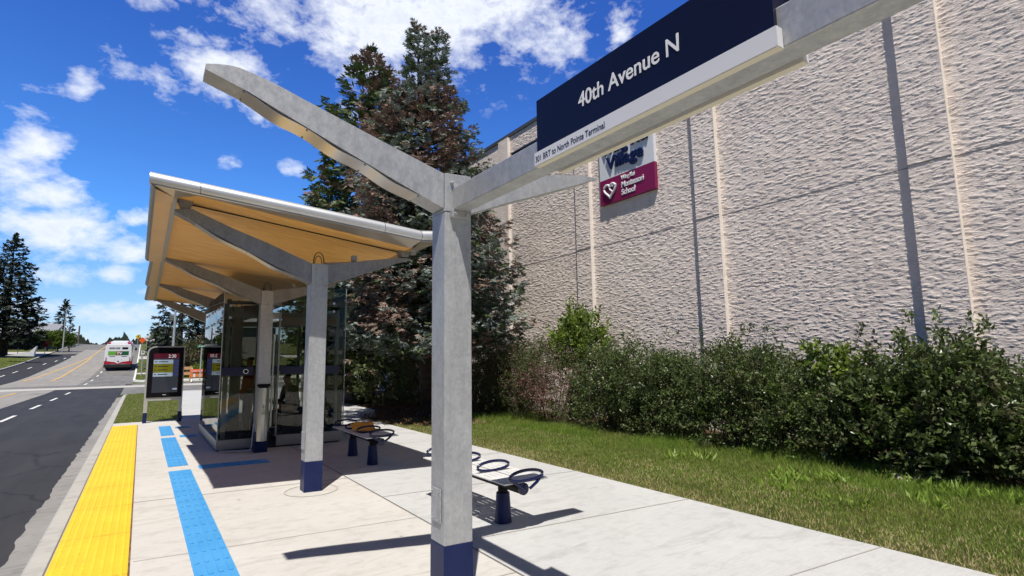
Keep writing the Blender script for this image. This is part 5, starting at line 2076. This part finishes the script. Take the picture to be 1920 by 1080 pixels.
def leafy(name, label, cat, blobs, nleaf, leaf, mats, weights, seed, trunk=None, group=None, spikes=0, clump=.16, zmin=0.02, twigs=40, rust=None, shoots=None, gaps=0):
    """blobs: (cx, cy, cz, rx, ry, rz); leaves gather in twig clumps near each blob's skin"""
    rng = np.random.default_rng(seed)
    b0 = blobs[0]
    e = empty(name, (b0[0], b0[1], 0 if trunk is None else trunk[2]), label, cat, group)
    vol = np.array([b[3] * b[4] * b[5] for b in blobs]) ** .7
    vol = vol / vol.sum()
    per = 14
    nc = nleaf // per
    ids = rng.choice(len(blobs), nc, p=vol)
    B = np.array([b[:6] for b in blobs])[ids]
    u = rand_unit(rng, nc)
    rad = rng.uniform(.45, 1.0, nc) ** .45 * rng.uniform(.86, 1.12, nc)
    cc = B[:, :3] + u * B[:, 3:] * rad[:, None]
    dirs = u.copy()
    dirs[:, 2] += .55
    if shoots:
        ns = shoots[0]
        k = rng.choice(nc, ns, replace=False)
        top = B[k, :3].copy()
        top[:, :2] += rng.uniform(-.8, .8, (ns, 2)) * B[k, 3:5]
        top[:, 2] += B[k, 5] * rng.uniform(.80, 1.0, ns) + rng.uniform(0, shoots[1], ns)
        cc[k] = top
        dirs[k] = [0, 0, 1]
    keep = cc[:, 2] > zmin
    if gaps:
        keep &= np.array([mnoise.noise(Vector((p[0] * gaps, p[1] * gaps, p[2] * gaps))) > -.24 for p in cc])
    cc, dirs, ids = cc[keep], dirs[keep], ids[keep]
    nc = len(cc)
    dirs += rng.normal(size=(nc, 3)) * .3
    dirs /= np.linalg.norm(dirs, axis=1, keepdims=True)
    cm = rng.choice(len(mats), nc, p=weights)
    if rust is not None:
        for i, p in enumerate(cc):
            q = rust(p)
            if q is not None and rng.uniform() < .8:
                cm[i] = q
    t = rng.uniform(0, 1, (nc, per))
    base_ = cc[:, None, :] + dirs[:, None, :] * (t * clump * 2 - clump)[..., None] + rng.normal(size=(nc, per, 3)) * clump * .22
    dl = dirs[:, None, :] * .6 + rng.normal(size=(nc, per, 3)) * .62
    dl /= np.linalg.norm(dl, axis=2, keepdims=True)
    base_ = base_.reshape(-1, 3)
    dl = dl.reshape(-1, 3)
    nn = rand_unit(rng, len(dl))
    sd = np.cross(dl, nn)
    sd /= np.linalg.norm(sd, axis=1, keepdims=True) + 1e-9
    nr = np.cross(sd, dl)
    L = leaf[0] * rng.uniform(.6, 1.3, len(dl))
    V = kites(base_, dl, sd, L, leaf[1] * rng.uniform(.7, 1.2, len(dl)), .06, nr)
    crown = np_mesh('crown' if trunk else 'foliage', V, 4, np.repeat(cm, per), mats, e)
    mb = MB()
    if trunk:
        x, y, z, h, r = trunk
        mb.tube([(x, y, z - .1), (x + .03, y, z + h * .3), (x, y + .03, z + h * .75)], [r * 1.3, r, r * .4], 8)
        for i in range(7):
            a = rng.uniform(0, 6.28)
            bb_ = blobs[rng.integers(len(blobs))]
            mb.tube([(x, y, z + h * rng.uniform(.3, .6)), (bb_[0], bb_[1], bb_[2])], [r * .4, r * .12], 5, caps=False)
        mb.build('trunk', 'bark', e, smooth=True)
    else:
        for i in range(twigs):
            bb_ = blobs[rng.integers(len(blobs))]
            a = rng.uniform(0, 6.28)
            p0 = (bb_[0] + .25 * bb_[3] * math.cos(a), bb_[1] + .25 * bb_[4] * math.sin(a), 0)
            s = rng.uniform(.6, .97)
            p2 = (bb_[0] + s * bb_[3] * math.cos(a) * .8, bb_[1] + s * bb_[4] * math.sin(a) * .8, bb_[2] + bb_[5] * rng.uniform(.2, .9))
            p1 = tuple((p0[j] * .5 + p2[j] * .5) + rng.normal() * .05 for j in range(3))
            mb.tube([p0, p1, p2], [.014, .010, .004], 4, caps=False)
        mb.build('stems', 'twig', e)
    return e


# hedge along the stucco wall, one thing per shrub; (y centre, top, front x, species)
LD_ = ['leaf_dark', 'leaf_mid', 'leaf_olive']
hedge = [
    ('wide dark shrub with a raised right end and upright shoots at the photo\'s right', 2.95, 1.05, 1.74, LD_, (.74, .19, .07), 31, 16000),
    ('dark shrub with glossy leaves filling the gap below the third wall rib', 4.35, .95, 1.42, LD_, (.74, .17, .09), 32, 12000),
    ('dark hedge shrub with a spiky tall shoot right of the second wall rib', 5.7, .95, 1.80, LD_, (.76, .16, .08), 33, 13000),
    ('rounded dark hedge shrub in front of the second wall rib', 7.1, .95, 1.68, LD_, (.86, .08, .06), 34, 12000),
    ('dark hedge shrub left of the second wall rib with a pointed shoot', 8.6, 1.0, 1.85, LD_, (.86, .08, .06), 35, 12000),
]
for (lab, yc, ry, top, ms, wts, sd_, nl) in hedge:
    top *= 1.06
    hz = top * .5
    rg = random.Random(sd_)
    bl_ = []
    for k in range(7):
        bl_.append((8.75 + rg.uniform(-.35, .35), yc + rg.uniform(-.75, .75) * ry, hz * rg.uniform(.75, 1.25), rg.uniform(.45, .8), rg.uniform(.4, .65) * ry * 1.1, hz * rg.uniform(.6, .85)))
    bl_.append((8.40, yc, hz * .8, .55, ry, hz * .8))
    bl_.append((8.3, yc, .38, .55, ry * 1.05, .45))
    bl_.append((8.7, yc - .2, .6, .5, ry * .9, .6))
    bl_.append((8.85, yc, hz, .8, ry, hz * .97))
    big = yc < 3
    leafy('hedge_shrub', lab, 'shrub', bl_, int(nl * (2.2 if big else 2.9)), (.085, .046) if big else (.055, .030), ms, wts, sd_, group='hedge shrubs along the stucco wall', shoots=(34, .34), clump=.10, twigs=30, gaps=2.6)


def rusty(p):
    if (p[1] - 10.6) ** 2 / .5 + (p[2] - .9) ** 2 / .25 < 1:
        return 3
    return None


leafy('hedge_shrub', 'olive brown twiggy shrub at the left end of the hedge', 'shrub', [(8.6, 10.7, 1.0, .8, 1.15, 1.0), (8.25, 11.6, .95, .65, .9, .95), (8.5, 12.7, 1.0, .9, 1.1, 1.05), (8.4, 10.1, .85, .6, .7, .85), (8.6, 11.6, 1.4, .7, .9, .8), (8.1, 13.2, .85, .6, .8, .85)],
      60000, (.045, .022), ['leaf_olive', 'leaf_mid', 'leaf_dark', 'leaf_rust'], (.55, .15, .22, .08), 41, group='hedge shrubs along the stucco wall', rust=rusty, clump=.10, shoots=(30, .3), twigs=60, gaps=2.2)
leafy('sapling', 'pale green leafy sapling rising behind the left end of the hedge', 'young tree', [(9.3, 10.5, 2.1, .42, .55, .6), (9.25, 10.9, 1.9, .45, .55, .6), (9.3, 10.0, 1.9, .4, .5, .5), (9.3, 10.6, 2.6, .25, .3, .3)],
      5200, (.10, .055), ['leaf_bright', 'leaf_mid'], (.7, .3), 42, trunk=(9.3, 10.4, 0, 2.9, .04), clump=.16, shoots=(12, .3))
leafy('sapling', 'bright green maple-like sprig growing in the dark shrub at right', 'young tree', [(8.5, 3.85, 1.25, .28, .35, .45), (8.5, 4.05, 1.5, .22, .3, .25), (8.4, 3.6, .9, .25, .35, .35)],
      1300, (.09, .06), ['leaf_bright', 'leaf_mid'], (.55, .45), 43, trunk=(8.6, 3.6, 0, 1.7, .02), clump=.13)
leafy('hedge_shrub', 'deep green shrub in shadow at the right edge of the photo', 'shrub', [(8.9, 1.2, .68, .9, .9, .72), (8.9, .2, .7, .9, 1.0, .72), (9.0, 1.9, .68, .8, .6, .72)],
      20000, (.055, .032), LD_, (.7, .24, .06), 36, group='hedge shrubs along the stucco wall', shoots=(20, .2), clump=.10)
# shaded shrubs under and behind the spruce
leafy('shade_shrub', 'dark shrub in deep shade left of the spruce trunk', 'shrub', [(7.2, 18.5, 1.1, 1.2, 1.2, 1.2), (6.9, 20.2, 1.2, .9, 1.0, 1.3), (8.2, 17.2, 1.2, 1.2, 1.2, 1.3)], 14000, (.075, .045), LD_, (.9, .05, .05), 44, group='shrubs in the spruce shade')
leafy('shade_shrub', 'dark shrub in deep shade right of the spruce trunk', 'shrub', [(9.0, 15.2, 1.2, 1.0, 1.3, 1.3), (9.2, 13.6, 1.1, .8, 1.0, 1.2)], 12000, (.075, .045), LD_, (.9, .05, .05), 45, group='shrubs in the spruce shade')
leafy('leafy_tree', 'bright green leafy tree seen through the glass room and over the canopy', 'tree', [(6.8, 22.5, 3.5, 2.0, 1.8, 2.6), (6.3, 22.5, 5.6, 1.6, 1.5, 2.0), (7.6, 23.5, 4.8, 1.8, 1.6, 2.6), (6.0, 21.5, 2.6, 1.2, 1.2, 1.6), (6.4, 22, 7.4, 1.1, 1.1, 1.0)],
      26000, (.16, .10), ['leaf_mid', 'leaf_bright'], (.72, .28), 46, trunk=(6.8, 22.5, 0, 6.5, .16), clump=.25)
leafy('brown_shrub', 'tall olive brown shrub beyond the side street behind the barricade', 'shrub', [(4.6, 59.5, 1.6, 2.0, 1.5, 2.1), (6.4, 60, 2.0, 1.8, 1.5, 2.3), (3.2, 60, 1.1, 1.2, 1.2, 1.4)], 14000, (.22, .13), ['leaf_olive', 'leaf_mid', 'leaf_rust'], (.7, .2, .1), 47, clump=.4, group='shrubs beyond the side street')
leafy('yellow_shrub', 'small yellow green shrub just behind the orange barricade', 'shrub', [(4.6, 57.2, .7, .8, .6, .75)], 2500, (.15, .09), ['leaf_bright'], (1,), 48, clump=.25, group='shrubs beyond the side street')
leafy('dark_bush', 'dark rounded trees on the hill right of the orange sign', 'shrub', [(2.2, 112, 4.9, 1.6, 1.6, 2.0), (3.6, 112, 5.2, 1.8, 1.6, 2.4)], 5000, (.4, .25), ['leaf_dark', 'leaf_mid'], (.85, .15), 49, clump=.5, zmin=2.5)
stl = [('round light green street tree nearest the dark spruce', -14.9, 5.9, .95, 51), ('second light green street tree left of the road', -13.5, 5.9, .85, 52), ('light green street tree behind the driveway end', -12.1, 5.8, 1.0, 53), ('small leafy street tree right of the street lamp', -10.6, 5.6, .6, 54)]
for lab, x, z, r, sd_ in stl:
    leafy('street_tree', lab, 'tree', [(x, 121.5, z, r, r, r * 1.25), (x + .3, 121.5, z + .5, r * .7, r * .7, r * .8)], 2600, (.32, .2), ['leaf_mid', 'leaf_bright'], (.75, .25), sd_, trunk=(x, 121.5, zr(121), z - zr(121), .09), group='young street trees left of the road', clump=.4)

# far wood on the horizon
rng = np.random.default_rng(60)
N = 5200
ang = rng.uniform(R_(-75), R_(80), N)
dist = rng.uniform(380, 430, N)
px, py = np.sin(ang) * dist, np.cos(ang) * dist
hh = 8.0 + 2.4 * np.sin(ang * 37) * np.sin(ang * 91) + rng.uniform(-1, 2.2, N) ** 1.0
zb = np.full(N, 6.0)
c = np.c_[px, py, zb + rng.uniform(0, .75, N) * hh]
d = np.c_[rng.normal(size=N) * .15, np.zeros(N), np.ones(N)]
sd = np.c_[np.cos(ang), -np.sin(ang), np.zeros(N)]
V = kites(c, d, sd, hh * .55, rng.uniform(2, 5, N))
tag(np_mesh('far_wood', V, 4, None, ['far_wood']), 'dark line of trees on the horizon', 'trees', kind='stuff')


# unseen trees added behind the camera and across the road to darken reflections and fill
rng = np.random.default_rng(61)
N = 9000
k = rng.uniform(size=N) < .5
px = np.where(k, rng.uniform(-36, -30, N), rng.uniform(-36, 5, N))
py = np.where(k, rng.uniform(-45, 62, N), rng.uniform(-52, -44, N))
top = 7.5 + 3.5 * np.sin(px * .31 + py * .23) + 2 * np.sin(py * .71 + px)
c = np.c_[px, py, rng.uniform(0, 1, N) ** .8 * top]
d = rand_unit(rng, N)
d[:, 2] = np.abs(d[:, 2])
sd = np.cross(d, rand_unit(rng, N))
sd /= np.linalg.norm(sd, axis=1, keepdims=True)
tag(np_mesh('unseen_tree_belt', kites(c, d, sd, rng.uniform(1.2, 2.4, N), rng.uniform(.7, 1.5, N)), 4, None, ['leaf_mid']), 'belt of unseen trees added behind the camera to darken the glass reflections', 'trees', kind='stuff')


# ------------------------------------------------------------------ grass
def blades(name, label, pts, h, w, mats, probs, seed, lean=.35, cat='grass'):
    rng = np.random.default_rng(seed)
    n = len(pts)
    hh = h * rng.uniform(.55, 1.3, n) if np.isscalar(h) else h * rng.uniform(.6, 1.25, n)
    d = rng.normal(size=(n, 3)) * lean
    d[:, 2] = 1
    d /= np.linalg.norm(d, axis=1, keepdims=True)
    sd = rand_unit(rng, n)
    sd = np.cross(d, sd)
    sd /= np.linalg.norm(sd, axis=1, keepdims=True)
    out = np.empty((n, 3, 3))
    out[:, 0] = pts + sd * (w * .5)
    out[:, 1] = pts - sd * (w * .5)
    out[:, 2] = pts + d * hh[:, None]
    if isinstance(probs, np.ndarray) and probs.ndim == 1 and len(probs) == n:
        mi = probs
    else:
        mi = rng.choice(len(mats), n, p=probs)
    o = np_mesh(name, out.reshape(-1, 3), 3, mi, mats)
    return tag(o, label, cat, kind='stuff')


rng = np.random.default_rng(70)
N = 190000
yy = rng.uniform(-.5, 13.8, N)
# nearer to the camera more blades
acc = rng.uniform(size=N) < np.interp(yy, [0, 4, 13.8], [1, 1, .45])
yy = yy[acc]
N = len(yy)
xx = rng.uniform(5.12, 8.5, N)
t = (xx - 5.12) / 3.3
patch = np.array([mnoise.noise(Vector((a * .9, b * .7, 3.1))) for a, b in zip(xx, yy)])
hgt = .035 + .03 * t + .14 * np.clip((t - .55) * 2.2, 0, 1) * np.clip(1 + 1.5 * patch, .3, 2) * np.interp(yy, [2, 5], [.35, 1])
dry = np.clip(.62 - t * 2.6, 0, 1) + np.clip(patch * 1.2, 0, .4) * (t < .62)
r = rng.uniform(size=N)
mi = np.where(r < dry * .7, 2, np.where(rng.uniform(size=N) < np.clip(.7 - t * .6 - patch * .8, .1, .9), 1, 0))
blades('lawn_grass', 'short green and straw grass strip between sidewalk and hedge', np.c_[xx, yy, np.full(N, -.02)], hgt, .0085, ['blade_green', 'blade_olive', 'blade_dry'], mi, 71, lean=.42)
# broad leaved weeds
N = 5200
yy = rng.uniform(.6, 8, N)
xx = rng.uniform(6.2, 8.4, N)
pt = np.array([mnoise.noise(Vector((a * 1.6, b * 1.1, 8.1))) for a, b in zip(xx, yy)])
k = (pt > .12) & (yy < 6.2)
xx, yy = xx[k], yy[k]
n = len(xx)
d = rng.normal(size=(n, 3)) * .6
d[:, 2] = np.abs(d[:, 2]) + .55
d /= np.linalg.norm(d, axis=1, keepdims=True)
sd = np.cross(d, rand_unit(rng, n))
sd /= np.linalg.norm(sd, axis=1, keepdims=True)
V = kites(np.c_[xx, yy, np.full(n, 0.0)], d, sd, rng.uniform(.07, .17, n), rng.uniform(.018, .035, n))
tag(np_mesh('broad_weeds', V, 4, None, ['weed']), 'broad leaved weeds growing in the grass before the hedge', 'weeds', kind='stuff')
# grass patch by the kiosk
N = 60000
yy = rng.uniform(18.1, 34, N)
xx = rng.uniform(-.5, 1.6, N)
k = xx < np.interp(yy, [18, 24, 34], [1.0, 1.3, 1.7])
xx, yy = xx[k], yy[k]
blades('verge_grass', 'patchy green grass between the kerb and the path behind the screen', np.c_[xx, yy, np.full(len(xx), -.02)], .07, .014, ['blade_green', 'blade_olive', 'blade_dry'], (.45, .37, .18), 72, lean=.5)
N = 40000
yy = rng.uniform(40, 100, N)
xx = rng.uniform(-30, 14, N)
k = ((xx > -.3) & (((yy > 56.2) & (yy < 65.8)) | (yy > 69.3)) & (yy < 95.5)) | ((xx < -12.6) & (yy > 60))
xx, yy = xx[k], yy[k]
blades('far_grass', 'green grass verges along the rising road', np.c_[xx, yy, np.array([zr(q) + .13 for q in yy])], .09, .08, ['blade_green', 'blade_olive'], (.6, .4), 73, lean=.6)
# litter under spruce and stones
N = 9000
yy = rng.uniform(11.4, 17.5, N)
xx = rng.uniform(4.9, 8.6, N)
k = ((xx - 7.0) ** 2 / 4.2 + (yy - 13.9) ** 2 / 7 < 1)
xx, yy = xx[k], yy[k]
n = len(xx)
d = rng.normal(size=(n, 3))
d[:, 2] = np.abs(d[:, 2]) * .25
d /= np.linalg.norm(d, axis=1, keepdims=True)
sd = np.cross(d, np.tile([0, 0, 1.0], (n, 1)) + rng.normal(size=(n, 3)) * .5)
sd /= np.linalg.norm(sd, axis=1, keepdims=True)
V = kites(np.c_[xx, yy, np.full(n, .006)], d, sd, rng.uniform(.03, .09, n), rng.uniform(.01, .03, n))
tag(np_mesh('fallen_litter', V, 4, None, ['litter']), 'brown needles and cones scattered under the spruce', 'litter', kind='stuff')
rg = random.Random(5)
for i, (x, y, lab) in enumerate(((8.0, 2.95, 'pale flat stone lying in the grass edge below the right shrub'), (8.15, 2.55, 'smaller pale stone at the foot of the right shrub'))):
    mb = MB()
    n = 9
    rr = (.13, .10, .045)[i]
    ring = [(x + rr * rg.uniform(.75, 1.2) * math.cos(2 * math.pi * k / n), y + rr * 1.4 * rg.uniform(.75, 1.2) * math.sin(2 * math.pi * k / n)) for k in range(n)]
    vs = [(a, b, -.02) for a, b in ring] + [(x + (a - x) * .8, y + (b - y) * .8, .03 + rg.uniform(0, .02)) for a, b in ring] + [(x, y, .055)]
    mb.add(vs, [(k, (k + 1) % n, n + (k + 1) % n, n + k) for k in range(n)] + [(n + k, n + (k + 1) % n, 2 * n) for k in range(n)])
    tag(mb.build('stone', 'pale_wall', smooth=True), lab, 'stone', 'stones in the grass')
